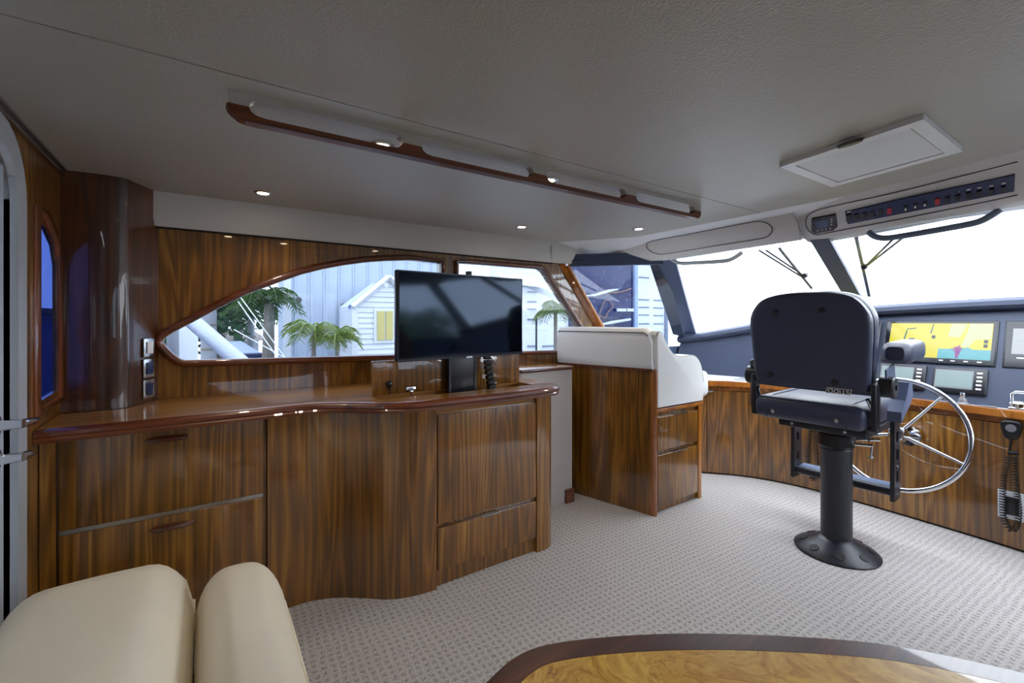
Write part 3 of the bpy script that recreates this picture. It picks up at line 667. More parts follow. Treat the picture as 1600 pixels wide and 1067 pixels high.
# cable chain: separate links hanging at the column
cc = thing('cable_chain', (-1.93, 1.17, CT), 'black segmented cable chain hanging under the television', 'cable chain')
for k in range(7):
    t = k/6; c = Vector((-1.925+0.006*math.sin(t*3), 1.165+0.022*t*t, 0.965-0.15*t))
    MB().box(-0.014, 0.014, -0.02, 0.02, -0.011, 0.011, 0.004).xf(Matrix.Translation(c) @ Matrix.Rotation(0.25*t, 4, 'X')).build('chain_link', RUBBER, cc)
MB().tube([(-1.92, 1.16, 0.985), (-1.912, 1.19, 0.955), (-1.915, 1.205, 0.93)], 0.005, 8).build('connector', STEEL, cc)

# ================================================================== STAIR SIDE (pale panel right of the sideboard)
sp_ = thing('stair_bulwark', (-2.2, 1.78, 0), 'pale laminate panel with wood cap between sideboard and white settee', 'panel')
MB().box(-2.165, -2.145, 1.525, 1.925, -0.0, 0.835).build('panel', CREAMPANEL, sp_, smooth=False)
MB().box(XB, -2.135, 1.52, 1.93, 0.835, 0.86, 0.01).build('cap', TEAKH, sp_)
MB().tube([(-2.138, 1.52, 0.848), (-2.138, 1.915, 0.848), (-2.155, 1.93, 0.848)], 0.011, 10).build('edge_moulding', MAHOG, sp_)
MB().box(-2.146, -2.125, 1.865, 1.93, 0.0, 0.085, 0.003).build('foot_trim', MAHOG, sp_)
hp = P(873, 611, x=-1.85)
grab = thing('grab_handle', (-1.86, 1.52, 0.72), 'round dark wooden grab handle on the end of the sideboard', 'handle')
MB().lathe([(0.012,0),(0.012,0.012),(0.019,0.02),(0.021,0.032),(0.017,0.042),(0.004,0.046)], (-1.86, 1.484, 0.775), (0,1,0.0), 18).build('knob', MAHOG, grab)

# ================================================================== COMPANION SETTEE
st = thing('companion_settee', (-2.0, 2.35, 0), 'white upholstered companion settee on a teak drawer base', 'settee')
A = Vector((-1.705, 2.170, 0)); B = Vector((-2.365, 1.9955, 0)); dv = (B-A).normalized(); nv = Vector((dv.y, -dv.x, 0))
nv = nv if nv.y > 0 else -nv
poly = [(A.x, A.y), (A.x+nv.x*0.03, A.y+nv.y*0.03), (B.x+nv.x*0.03, B.y+nv.y*0.03), (B.x, B.y)]
MB().prism(poly, XY(0), (0, 0, 0.848)).build('side_panel', TEAK, st, smooth=False)
MB().tube([A-dv*-0.008+nv*0.015+Vector((0, 0, 0.0)), A-dv*-0.008+nv*0.015+Vector((0, 0, 0.855))], 0.02, 10).build('corner_moulding', ORANGE, st)
ca = [A-nv*0.012, A+nv*0.04, B+nv*0.04, B-nv*0.012]
MB().prism([(p.x, p.y) for p in ca], XY(0.848), (0, 0, 0.014)).build('cap', MAHOG, st, smooth=False)
DX = -1.712
YL0, YL1 = 2.215, 2.615
MB().box(XB, DX-0.02, 2.185, 2.66, 0.0, 0.60).build('base', TEAK, st, smooth=False)
MB().box(DX-0.02, DX, YL1+0.008, 2.655, 0.0, 0.60, 0.003).build('stile', ORANGE, st)
MB().box(XB, DX+0.004, 2.20, 2.665, 0.60, 0.622, 0.004).build('seat_board', ORANGE, st)
for z0, z1 in ((0.372, 0.572), (0.045, 0.345)):
    dr = MB().box(DX-0.02, DX, YL0, YL1, z0, z1, 0.003).build('drawer', TEAK, st)
    MB().box(DX-0.015, DX+0.006, 2.37, 2.50, z1-0.002, z1+0.004).build('pull', STEEL, dr, smooth=False)
# back cushion: rounded slab following the panel
def cushion(pts_profile, A, B, n=10):
    rows = []
    for i in range(n+1):
        c = A.lerp(B, i/n); rows.append([c+nv*a+Vector((0, 0, b)) for a, b in pts_profile])
    return rows
pr = [(-0.005, 0.862), (-0.010, 0.90), (-0.008, 1.03), (0.0, 1.075), (0.02, 1.098), (0.06, 1.105), (0.10, 1.095), (0.13, 1.06), (0.14, 0.9), (0.14, 0.63)]
bk = MB(); a_ = A+dv*0.0; rows = cushion(pr, A+dv*0.005, B, 12)
for k, sh in ((0, 0.0),):
    pass
for j, (aa, bb) in enumerate(pr): rows[0][j] = rows[0][j]+Vector((0, 0, -0.02 if bb > 1.0 else 0))+dv*(0.03 if bb > 1.05 else 0.004)
bk.loft(rows, True); bk.build('back_cushion', VINYLWHITE, st)
# arm: S-shaped profile in the y-z plane
ap = [(2.20, 0.63), (2.655, 0.63), (2.662, 0.70), (2.655, 0.80), (2.63, 0.87), (2.585, 0.915), (2.53, 0.930), (2.45, 0.925), (2.39, 0.93), (2.34, 0.95), (2.295, 0.99), (2.26, 1.035), (2.235, 1.075), (2.205, 1.085), (2.19, 1.06)]
apc = [(v.x, v.y) for v in catmull([(p[0], p[1], 0) for p in ap[1:]], 4)]
ay = sum(p[0] for p in ap)/len(ap); az = sum(p[1] for p in ap)/len(ap)
outer_ = [(2.195, 0.63)]+apc
arm = MB()
def ins(poly, d): return [(p[0]+(ay-p[0])*d, p[1]+(0.78-p[1])*d) for p in poly]
levels = [(-1.845, 0.05), (-1.83, 0.012), (-1.80, 0.0), (-1.722, 0.0), (-1.712, 0.004), (-1.705, 0.012), (-1.700, 0.026), (-1.699, 0.034)]
arm.loft([[Vector((x, u_, v_)) for u_, v_ in ins(outer_, d_)] for x, d_ in levels], True)
arm_o = arm.build('arm', VINYLWHITE, st, ang=24)
MB().tube([Vector((-1.703, u_, v_)) for u_, v_ in ins(apc[6:], 0.016)], 0.004, 6).build('piping', mat('dark_piping', rgb(120, 116, 108), 0.5), arm_o)
MB().tube([r for r in [q[3]+Vector((0, -0.002, 0)) for q in rows]], 0.0035, 6).build('piping', MATS['dark_piping'], st)
MB().box(-2.40, -1.706, 2.30, 2.745, 0.645, 0.82, 0.04).build('seat_cushion', VINYLWHITE, st)

# ================================================================== CREAM SETTEE (foreground)
so = thing('cream_settee', (-0.9, -0.1, 0), 'cream leather settee with rounded front bolster in the foreground', 'settee')
MB().box(-1.40, 0.1, -0.40, 0.12, 0.0, 0.26, 0.02).build('base', LEATHER, so)
def pillow(nm, x0, x1, y0, y1, z0, z1, r, crown, parent, skew=0.0):
    nx, ny = 40, 20; g = MB(); rows = []
    def sup(t): # rounded ends
        return t
    for i in range(nx+1):
        u = i/nx; row = []
        x = x0+(x1-x0)*u; eu = min(u, 1-u)*(x1-x0)
        for j in range(ny+1):
            v = j/ny; y = y0+(y1-y0)*v; ev = min(v, 1-v)*(y1-y0)
            fu = math.sqrt(max(0, 1-(1-min(1, eu/r))**2)); fv = math.sqrt(max(0, 1-(1-min(1, ev/r))**2))
            z = z0+(z1-z0)*(0.10+0.90*fu*fv)+crown*math.sin(math.pi*v)*math.sin(math.pi*u)**0.5*fu*fv
            row.append(Vector((x+skew*max(0.0, (v-0.45)/0.55)**2.2*(1-u)**8, y, z)))
        rows.append(row)
    g.loft(rows)
    # skirt down to the base
    per = rows[0][:]+[r[-1] for r in rows[1:]]+rows[-1][-2::-1]+[r[0] for r in rows[-2:0:-1]]
    n_ = len(per); g.add(per+[Vector((p.x, p.y, z0-0.06)) for p in per], [(i, (i+1) % n_, n_+(i+1) % n_, n_+i) for i in range(n_)])
    g.add([Vector((p.x, p.y, z0-0.06)) for p in per], [tuple(range(n_))])
    o = g.build(nm, LEATHER, parent); return o
M_ = Matrix.Rotation(math.radians(-3), 4, 'Z')
pillow('seat_cushion', -1.64, 0.1, -0.425, -0.025, 0.30, 0.485, 0.10, 0.022, so)
bo = pillow('front_bolster', -1.57, 0.1, -0.022, 0.190, 0.30, 0.452, 0.075, 0.012, so, 0.14)
MB().tube([(-1.36, 0.178, 0.385), (-1.2, 0.175, 0.400), (-0.6, 0.172, 0.408), (0.05, 0.172, 0.40)], 0.003, 6).build('seam_piping', LEATHER, bo)

# ================================================================== TABLE
tb = thing('cocktail_table', (-0.2, 0.66, 0), 'glossy burl table top with dark rosewood border in the foreground', 'table')
TZ = 0.60
half = [(-0.592,0.356), (-0.608,0.414), (-0.603,0.478), (-0.556,0.583), (-0.479,0.711), (-0.366,0.861), (-0.263,0.971), (-0.13,1.062), (-0.03,1.108), (0.06,1.118), (0.135,1.085), (0.175,1.03)]
tcx, tcy = -0.2, 0.66
half2 = [(2*tcx-a, 2*tcy-b) for a, b in half]
ol = catmull([(a, b, 0) for a, b in half+half2], 5, True)
ol = [(p.x, p.y) for p in ol]
inn_ = grow(ol, -0.046); gi = grow(ol, -0.047)
rows = []
for dz, dd_ in ((-0.030, -0.012), (-0.024, -0.002), (-0.014, 0.0), (-0.004, -0.002), (0.0, -0.008)):
    rows.append([Vector((a, b, TZ+dz)) for a, b in grow(ol, dd_)])
rows.append([Vector((a, b, TZ)) for a, b in inn_]); rows.append([Vector((a, b, TZ-0.030)) for a, b in inn_]); rows.append(rows[0])
bd = MB()
nn_ = len(ol)
for i in range(len(rows)-1):
    bd.add(rows[i]+rows[i+1], [(j, (j+1) % nn_, nn_+(j+1) % nn_, nn_+j) for j in range(nn_)])
bd.build('border', ROSE, tb)
MB().prism(gi, XY(TZ-0.028), (0, 0, 0.028)).build('inlay', BURL, tb, smooth=False)
MB().lathe([(0.22,0.0),(0.22,0.015),(0.06,0.05),(0.045,0.10),(0.045,0.50),(0.12,0.565),(0.12,0.571)], (tcx, tcy, 0), (0,0,1), 32).build('pedestal', ROSE, tb)

# ================================================================== HELM CONSOLE
hc_ = thing('helm_console', (-0.8, 3.4, 0), 'curved glossy teak helm console with navy dash under the windscreen', 'console')
HZ = 0.69
# front curve, port to starboard
hf = catmull([(XW+0.01, 2.80, 0), (-2.2, 2.93, 0), (-1.955, 3.10, 0), (-1.82, 3.215, 0), (-1.678, 3.30, 0), (-1.50, 3.36, 0), (-1.29, 3.385, 0), (-0.85, 3.375, 0), (-0.41, 3.335, 0), (0.0, 3.24, 0), (0.4, 3.05, 0), (0.8, 2.80, 0), (XS-0.01, 2.45, 0)], 6)
def strip_panel(pts, z0, z1, out, th):
    rows = []
    for i, p in enumerate(pts):
        t = (pts[min(i+1, len(pts)-1)]-pts[max(i-1, 0)]).normalized(); nn = Vector((t.y, -t.x, 0))
        rows.append([Vector((p.x, p.y, z0))+nn*out, Vector((p.x, p.y, z1))+nn*out, Vector((p.x, p.y, z1))+nn*(out-th), Vector((p.x, p.y, z0))+nn*(out-th)])
    return MB().loft(rows, True)
strip_panel(hf, 0.0, HZ-0.06, -0.014, 0.02).build('carcass', DARKGAP, hc_)
strip_panel(hf, HZ-0.062, HZ-0.028, 0.0, 0.02).build('top_rail', TEAKX, hc_)
# veneer panels with joints between them, cut where the photograph shows seams
def ypx(px): # arc parameter of the front at a sight line
    best = min(range(len(hf)), key=lambda i: abs(800+FPX*((hf[i].x*_c+hf[i].y*_s)/(-hf[i].x*_s+hf[i].y*_c))-px)); return best
cuts = [0, ypx(1108), ypx(1187), len(hf)-22, len(hf)-1]
cuts = sorted(set(cuts))
fine = []
for a, b in zip(cuts[:-1], cuts[1:]):
    seg = [hf[i].copy() for i in range(a, b+1)]
    if a not in (0,): seg[0] = seg[0].lerp(seg[1], 0.06)
    seg[-1] = seg[-1].lerp(seg[-2], 0.06)
    pn = strip_panel(seg, 0.012, HZ-0.066, 0.0, 0.016).build('front_panel', TEAK, hc_)
    if b == ypx(1187): pdoor = pn
q = P(1125, 614, y=3.16)
MB().box(-0.02, 0.02, -0.004, 0.004, -0.005, 0.005, 0.001).xf(Matrix.Translation((-1.93, 3.10, HZ-0.072)) @ Matrix.Rotation(math.radians(42), 4, 'Z')).build('latch', STEEL, pdoor)
strip_panel(hf, HZ-0.030, HZ+0.006, 0.018, 0.05).build('rim', ORANGE, hc_)
# dash stations: x, ledge back y, brow front y, brow z
stn = [(XW+0.02, 3.30, 3.36, 1.02), (-2.2, 3.46, 3.46, 1.055), (-1.95, 3.52, 3.52, 1.105), (-1.7, 3.53, 3.56, 1.155), (-1.45, 3.50, 3.585, 1.205), (-1.2, 3.44, 3.60, 1.24), (-0.95, 3.415, 3.60, 1.255), (-0.7, 3.41, 3.60, 1.268), (-0.42, 3.405, 3.60, 1.278), (0.0, 3.39, 3.57, 1.27), (0.45, 3.36, 3.5, 1.21), (0.9, 3.3, 3.4, 1.12), (XS-0.02, 3.15, 3.3, 1.03)]
def fy(x):
    for i in range(len(hf)-1):
        if hf[i].x <= x <= hf[i+1].x: return hf[i].y+(hf[i+1].y-hf[i].y)*(x-hf[i].x)/(hf[i+1].x-hf[i].x)
    return hf[-1].y if x > 0 else hf[0].y
MB().loft([[Vector((x, fy(x)+0.005, HZ+0.003)), Vector((x, yb+0.03, HZ+0.006)), Vector((x, yb+0.03, HZ-0.02)), Vector((x, fy(x)+0.005, HZ-0.02))] for x, yb, yt, zt in stn], True).build('ledge', WHITEPAINT, hc_, smooth=False)
ZT = 0.075
fs_ = [(x, yb, HZ+0.004, yt+0.045, zt-ZT) for x, yb, yt, zt in stn]
MB().loft([[Vector((x, a, b)), Vector((x, c, d_)), Vector((x, c+0.06, d_)), Vector((x, a+0.06, b))] for x, a, b, c, d_ in fs_], True).build('dash_face', NAVYVINYL, hc_)
br = []
for x, yb, yt, zt in stn:
    br.append([Vector((x, yt+0.06, zt-ZT)), Vector((x, yt+0.012, zt-0.060)), Vector((x, yt, zt-0.042)), Vector((x, yt+0.006, zt-0.018)), Vector((x, yt+0.03, zt)), Vector((x, min(3.93, yt+0.35), zt+0.012)), Vector((x, min(3.94, yt+0.35), zt-ZT))])
MB().loft(br, True).build('brow', NAVYVINYL, hc_)
# dash face plane near the helm: from (yb, HZ) to (yt+.045, zt-ZT)
def face_pt(px, py, off=0.0):
    v = Vector(ray(px, py)); c0 = Vector((0, 0, EYE))
    for i in range(len(fs_)-1):
        a0, a1 = Vector((fs_[i][0], fs_[i][1], fs_[i][2])), Vector((fs_[i][0], fs_[i][3], fs_[i][4]))
        b0, b1 = Vector((fs_[i+1][0], fs_[i+1][1], fs_[i+1][2])), Vector((fs_[i+1][0], fs_[i+1][3], fs_[i+1][4]))
        for tri in ((a0, b0, a1), (b0, b1, a1)):
            h = geometry.intersect_ray_tri(*tri, v, c0, True)
            if h is not None: return h+FN*off
    return geometry.intersect_line_plane(c0, c0+v, FA, FN)+FN*off
FA = Vector((-0.8, 3.413, HZ)); FB = Vector((-0.8, 3.645, 1.263-ZT))
FUP = (FB-FA).normalized(); FR = Vector((1, 0.0, 0)); FN = FR.cross(FUP); FN = FN if FN.y < 0 else -FN
def FPt(u, v, w=0.0): return Vector((u, FA.y, FA.z))+FUP*v+FN*w     # u = x, v = distance up the face, w = out of the face
def fbox(b, u0, u1, v0, v1, w0, w1, bev=0.0):
    return MB().box(u0, u1, v0, v1, w0, w1, bev).xf(Matrix(((FR.x, FUP.x, FN.x, 0), (FR.y, FUP.y, FN.y, FA.y), (FR.z, FUP.z, FN.z, FA.z), (0, 0, 0, 1))))
def fuv(px, py):
    v = Vector(ray(px, py)); c0 = Vector((0, 0, EYE)); h = geometry.intersect_line_plane(c0, c0+v, FA+FN*0.015, FN)
    return h.x, (h-FA).dot(FUP)
def fpoly(nm, pts, w, m, parent, th=0.0006):
    return MB().prism(pts, lambda u, v: FPt(u, v, w), FN*th).build(nm, m, parent, smooth=False)
YEL = emit('chart_yellow', rgb(236, 226, 40), 0.55); PALE = emit('chart_pale', rgb(222, 232, 176), 0.55); CYAN = emit('chart_water', rgb(96, 190, 206), 0.55)
PURP = emit('chart_purple', rgb(142, 20, 150), 0.55); INK = emit('chart_ink', rgb(40, 60, 64), 0.2); SCRBLK = mat('screen_black', rgb(14, 18, 28), 0.12); GREYMAP = emit('chart_grey', rgb(200, 208, 216), 0.5)
uA, vA = fuv(1393, 507); uB, vB = fuv(1556, 503); uC, vC = fuv(1544, 561); uD, vD = fuv(1386, 557)
U0 = (uA+uD)/2; U1 = (uB+uC)/2; V1 = (vA+vB)/2; V0 = (vC+vD)/2
def rel(a, b): return (U0+(U1-U0)*a, V0+(V1-V0)*b)
def plotter(u0, u1, v0, v1, label):
    t = thing('chart_plotter', FPt((u0+u1)/2, v0, 0), label, 'screen', 'chart plotters on the dash')
    fbox(None, u0-0.03, u1+0.022, v0-0.034, v1+0.018, 0.0, 0.012, 0.004).build('bezel', BLACKPLASTIC, t)
    fbox(None, u0-0.022, u1+0.014, v0-0.028, v1+0.012, 0.011, 0.0135).build('glass', SCRBLK, t, smooth=False)
    return t
pm = plotter(U0, U1, V0, V1, 'chart plotter showing a yellow map with purple mark')
w_ = 0.0136
ch = fpoly('chart_land', [rel(0,0), rel(1,0), rel(1,1), rel(0,1)], w_, YEL, pm)
fpoly('chart_water', [rel(0.52,0.0), rel(1,0), rel(1,0.27), rel(0.84,0.27), rel(0.80,0.33), rel(0.72,0.29), rel(0.52,0.26)], w_+0.0007, CYAN, ch)
fpoly('chart_plot', [rel(0.60,0.62), rel(0.71,0.60), rel(0.76,0.86), rel(0.77,0.98), rel(0.62,0.99)], w_+0.0007, PALE, ch)
fpoly('chart_plot', [rel(0.73,0.34), rel(0.80,0.34), rel(0.86,0.55), rel(0.99,0.57), rel(0.995,0.995), rel(0.79,0.995), rel(0.78,0.80)], w_+0.0007, PALE, ch)
st_ = []
rs_ = [0.10,0.05,0.085,0.045,0.12,0.05,0.08,0.04,0.11,0.05,0.14,0.05,0.10,0.045,0.08,0.05,0.13,0.05,0.09,0.045]
for i, r_ in enumerate(rs_):
    a = 2*math.pi*i/len(rs_); st_.append(rel(0.705+0.5*r_*math.cos(a)*1.15, 0.27+1.25*r_*math.sin(a)))
fpoly('vessel_mark', st_, w_+0.0014, PURP, ch)
fpoly('vessel_mark', [rel(0.68,0.22), rel(0.73,0.22), rel(0.71,0.02), rel(0.69,0.02)], w_+0.0014, PURP, ch)
for a, b in ((0.95,0.50),(0.95,0.38),(0.46,0.60)): fpoly('map_button', [rel(a-0.018,b-0.045), rel(a+0.018,b-0.045), rel(a+0.018,b+0.045), rel(a-0.018,b+0.045)], w_+0.0014, SCRBLK, ch)
for pts in ([(0.02,0.10),(0.13,0.17),(0.135,0.20),(0.02,0.13)], [(0.13,0.2),(0.17,0.78),(0.185,0.78),(0.15,0.2)], [(0.17,0.80),(0.27,0.84),(0.27,0.87),(0.17,0.83)], [(0.20,0.40),(0.26,0.40),(0.27,0.55),(0.21,0.55)], [(0.42,0.70),(0.435,0.70),(0.45,0.98),(0.44,0.98)]):
    fpoly('chart_line', [rel(*p) for p in pts], w_+0.0007, emit('chart_teal', rgb(60, 130, 120), 0.35) if 'chart_teal' not in MATS else MATS['chart_teal'], ch)
for a in (0.04, 0.56, 0.67, 0.79, 0.91): fpoly('softkey_text', [rel(a-0.02,-0.07), rel(a+0.02,-0.07), rel(a+0.02,-0.045), rel(a-0.02,-0.045)], w_, PRINT, pm)
# port plotter, mostly behind the chair
wd = U1-U0
pl_ = plotter(U0-wd-0.075, U0-0.075, V0, V1, 'chart plotter mostly hidden behind the helm chair')
chl = fpoly('chart_land', [(U0-wd-0.075, V0), (U0-0.085, V0), (U0-0.085, V1-0.03), (U0-wd-0.075, V1-0.03)], w_, YEL, pl_)
for b in (0.45, 0.6): fpoly('map_button', [(U0-0.10, V0+(V1-V0)*b), (U0-0.088, V0+(V1-V0)*b), (U0-0.088, V0+(V1-V0)*(b+0.09)), (U0-0.10, V0+(V1-V0)*(b+0.09))], w_+0.0007, SCRBLK, chl)
pr_ = plotter(U1+0.075, U1+wd+0.075, V0, V1, 'chart plotter showing a pale grey map at the right edge')
u0 = U1+0.075
chr_ = fpoly('chart_sea', [(u0, V0+0.045), (u0+wd, V0+0.045), (u0+wd, V1-0.028), (u0, V1-0.028)], w_, GREYMAP, pr_)
for (a, b, c, d_) in ((0.02,0.55,0.5,0.57),(0.1,0.4,0.4,0.42),(0.15,0.5,0.17,0.8),(0.3,0.3,0.32,0.75)): fpoly('chart_line', [(u0+a*wd, V0+b*(V1-V0)), (u0+c*wd, V0+b*(V1-V0)), (u0+c*wd, V0+d_*(V1-V0)), (u0+a*wd, V0+d_*(V1-V0))], w_+0.0007, LCDGREY, chr_)
tm = textmesh('0.00', 0.034); tm.xf(basis(FPt(u0+0.075, V1-0.012, w_+0.0005), FR, FUP)).build('depth_reading', PRINT, pr_, smooth=False)
fpoly('scale_bar', [(u0+0.02, V0+0.02), (u0+0.12, V0+0.02), (u0+0.12, V0+0.026), (u0+0.02, V0+0.026)], w_, PRINT, pr_)
# two small instrument displays
def instrument(c, label):
    (x0, v0), (x1, v1) = c
    t = thing('instrument_display', FPt((x0+x1)/2, v0, 0), label, 'display', 'small instrument displays under the chart plotters')
    fbox(None, x0, x1, v0, v1, 0.0, 0.022, 0.008).build('housing', BLACKPLASTIC, t)
    w = x1-x0; hgt = v1-v0
    fbox(None, x0+0.06*w, x0+0.74*w, v0+0.2*hgt, v0+0.84*hgt, 0.0215, 0.0235).build('screen', LCDGREY, t, smooth=False)
    fpoly('screen_surround', [(x0+0.045*w, v0+0.16*hgt), (x0+0.755*w, v0+0.16*hgt), (x0+0.755*w, v0+0.88*hgt), (x0+0.045*w, v0+0.88*hgt)], 0.0218, GREYPLATE, t)
    for k in range(5):
        vv_ = v0+hgt*(0.2+0.15*k)
        fbox(None, x0+0.81*w, x0+0.91*w, vv_-0.005, vv_+0.005, 0.021, 0.026, 0.002).build('button', PRINT, t)
ia = fuv(1455, 608); ib = fuv(1545, 580)
iw = ib[0]-ia[0]; vi0, vi1 = 0.055, V0-0.052
instrument(((ia[0], vi0), (ib[0], vi1)), 'small grey instrument display right of the helm chair armrest')
instrument(((ia[0]-iw-0.03, vi0), (ia[0]-0.03, vi1)), 'small grey instrument display half hidden behind the armrest')
# ledge fittings
kp = P(1504, 612, y=3.382); kp.z = HZ+0.005
jk = thing('joystick_knob', kp, 'small grey knob standing on the helm ledge', 'knob')
MB().lathe([(0.026,0.0),(0.026,0.004),(0.018,0.012),(0.017,0.026),(0.010,0.036)], kp, (0,0,1), 20).build('base', GREYPLATE, jk)
MB().lathe([(0.008,0.034),(0.011,0.044),(0.012,0.058),(0.010,0.062)], kp, (0,0,1), 16).build('grip', STEEL, jk)
for (a, b) in (((1478, 616), 'dark key plate left of the small knob on the helm ledge'), ((1545, 624), 'dark key plate right of the small knob on the helm ledge')):
    c = P(*a, y=3.378); tag(MB().box(c.x-0.03, c.x+0.03, c.y-0.011, c.y+0.011, HZ+0.004, HZ+0.012, 0.003).build('key_plate', GREYPLATE), b, 'plate', 'plates on the helm ledge')
tp = P(1592, 625, y=3.372); tp.z = HZ+0.006
th_ = thing('throttle_lever', tp, 'polished chrome throttle control at the right edge of the ledge', 'throttle')
MB().box(tp.x-0.035, tp.x+0.12, tp.y-0.03, tp.y+0.03, HZ+0.004, HZ+0.024, 0.008).lathe([(0.03,0.0),(0.03,0.02),(0.02,0.03),(0.002,0.032)], (tp.x, tp.y, HZ+0.022), (0,0,1), 20).build('base', CHROME, th_)
MB().tube([(tp.x-0.03, tp.y, HZ+0.03), (tp.x+0.10, tp.y, HZ+0.03)], 0.016, 14).build('drum', CHROME, th_)
MB().tube([(tp.x-0.022, tp.y, HZ+0.03), (tp.x-0.026, tp.y+0.012, HZ+0.085), (tp.x-0.012, tp.y+0.014, HZ+0.096), (tp.x+0.035, tp.y+0.014, HZ+0.097)], [0.008, 0.006, 0.007, 0.009], 12).build('lever', CHROME, th_)
pc = P(1160, 597, y=3.34); pc.z = HZ+0.008
tag(MB().box(-0.06, 0.08, -0.02, 0.02, 0, 0.01, 0.003).tube([(-0.02, 0.0, 0.012), (0.1, 0.01, 0.014)], 0.005, 8).xf(Matrix.Translation(pc) @ Matrix.Rotation(0.3, 4, 'Z')).build('chart_clip', STEEL), 'low metal clip lying on the white ledge beside the chair', 'clip')
# ================================================================== STEERING WHEEL
sw = thing('steering_wheel', (0, 0, 0), 'large polished steel steering wheel in front of the console', 'steering wheel')
R0 = 0.292
MB().tube([(R0*math.cos(2*math.pi*i/64), 0, R0*math.sin(2*math.pi*i/64)) for i in range(64)], 0.0125, 14, True, up=(0, 1, 0)).build('rim', CHROME, sw)
MB().lathe([(0.02,-0.045),(0.034,-0.04),(0.044,-0.02),(0.046,0.0),(0.044,0.02),(0.03,0.03)], (0,0.03,0), (0,1,0), 28).build('hub', CHROME, sw)
for k in range(5):
    a = math.radians(52+72*k); e_ = Vector((math.cos(a), 0, math.sin(a)))
    MB().tube([e_*0.035+Vector((0, 0.03, 0)), e_*0.15+Vector((0, 0.022, 0)), e_*R0], [0.009, 0.008, 0.006], 10).build('spoke', CHROME, sw)
MB().tube([(0, 0.05, 0), (0, 0.24, 0)], 0.024, 16).lathe([(0.055,0.0),(0.05,0.03)], (0, 0.22, 0), (0,1,0), 24).build('shaft', CHROME, sw)
sw.location = (-0.84, 3.10, 0.535); sw.rotation_euler = (math.radians(-12), 0, 0)
# ================================================================== VHF HANDSETS with coiled cords
def handset(base, label, mic=True, scale=1.0):
    t = thing('radio_handset', base, label, 'radio handset', 'radio handsets hung on the console')
    x, y, z = base
    if mic:
        m = catmull([(x+a*scale, 0, z+b*scale) for a, b in ((-0.034,0.0),(-0.038,0.03),(-0.026,0.045),(0.0,0.048),(0.026,0.045),(0.038,0.03),(0.034,0.0),(0.022,-0.038),(0.0,-0.046),(-0.022,-0.038))], 4, True)
        mbx = MB(); rows = []
        for dy, k in ((0.0, 0.94), (-0.008, 1.0), (-0.024, 1.0), (-0.032, 0.90)): rows.append([Vector((x+(p.x-x)*k, y+dy-0.006, z+(p.z-z)*k)) for p in m])
        mbx.loft(rows, True); mbx.build('microphone', BLACKPLASTIC, t)
        MB().lathe([(0.019,0.0),(0.019,0.002),(0.004,0.003)], (x, y-0.038, z+0.012), (0,-1,0), 20).build('speaker_grille', GREYPLATE, t)
        MB().box(x-0.03, x+0.03, y-0.006, y+0.002, z-0.02, z+0.02, 0.002).build('holder', BLACKMETAL, t)
        MB().tube([(x, y-0.02, z-0.045), (x-0.004, y-0.016, z-0.08), (x-0.01, y-0.014, z-0.12)], 0.005, 8).build('strain_relief', RUBBER, t)
        MB().tube([(x-0.012, y-0.012, z-0.116), (x+0.022, y-0.012, z-0.112)], 0.010, 10).build('clamp', BLACKPLASTIC, t)
    zt_ = z-(0.13 if mic else 0.0); L_ = 0.34 if mic else 0.24
    path = catmull([(x-0.012, y-0.018, zt_), (x-0.028, y-0.02, zt_-0.4*L_), (x-0.03, y-0.02, zt_-0.85*L_), (x-0.012, y-0.02, zt_-L_-0.02), (x+0.012, y-0.02, zt_-L_-0.015), (x+0.024, y-0.02, zt_-0.8*L_), (x+0.014, y-0.018, zt_-0.4*L_), (x+0.006, y-0.016, zt_)], 40)
    pts = []; tot = 0.0
    for i, p in enumerate(path):
        if i: tot += (p-path[i-1]).length
        tt = (path[min(i+1, len(path)-1)]-path[max(0, i-1)]).normalized(); s1 = Vector((0, 1, 0)); s2 = tt.cross(s1)
        a = tot/0.0125*2*math.pi
        pts.append((p, s1, s2, tot))
    hel = []; K = 8
    for i in range(len(pts)-1):
        for q in range(3):
            f_ = q/3; p = pts[i][0].lerp(pts[i+1][0], f_); to = pts[i][3]+(pts[i+1][3]-pts[i][3])*f_
            a = to/0.0135*2*math.pi; hel.append(p+(pts[i][1]*math.cos(a)+pts[i][2]*math.sin(a))*0.0105)
    MB().tube(hel, 0.0026, 5).build('coiled_cord', RUBBER, t)
mp_ = P(1582, 671, y=fy(-0.45))
handset((mp_.x, fy(mp_.x)-0.002, mp_.z), 'black radio microphone with coiled cord at the right edge')
m2 = P(1273, 655, y=fy(-1.36))
handset((m2.x, fy(m2.x)-0.004, 0.58), 'black coiled radio cord hanging behind the helm chair', True, 0.9)
oc2 = P(1580, 790, y=fy(-0.45))
ot_ = thing('outlet_plate', (oc2.x, fy(oc2.x)-0.004, oc2.z-0.06), 'white outlet plate behind the coiled cord at right edge', 'outlet')
yy_ = fy(oc2.x)
MB().box(oc2.x-0.046, oc2.x+0.05, yy_-0.008, yy_-0.001, oc2.z-0.068, oc2.z+0.072, 0.002).build('plate', WHITEPAINT, ot_)
MB().box(oc2.x-0.02, oc2.x+0.028, yy_-0.0105, yy_-0.007, oc2.z-0.045, oc2.z+0.045, 0.001).build('socket', BLACKPLASTIC, ot_)
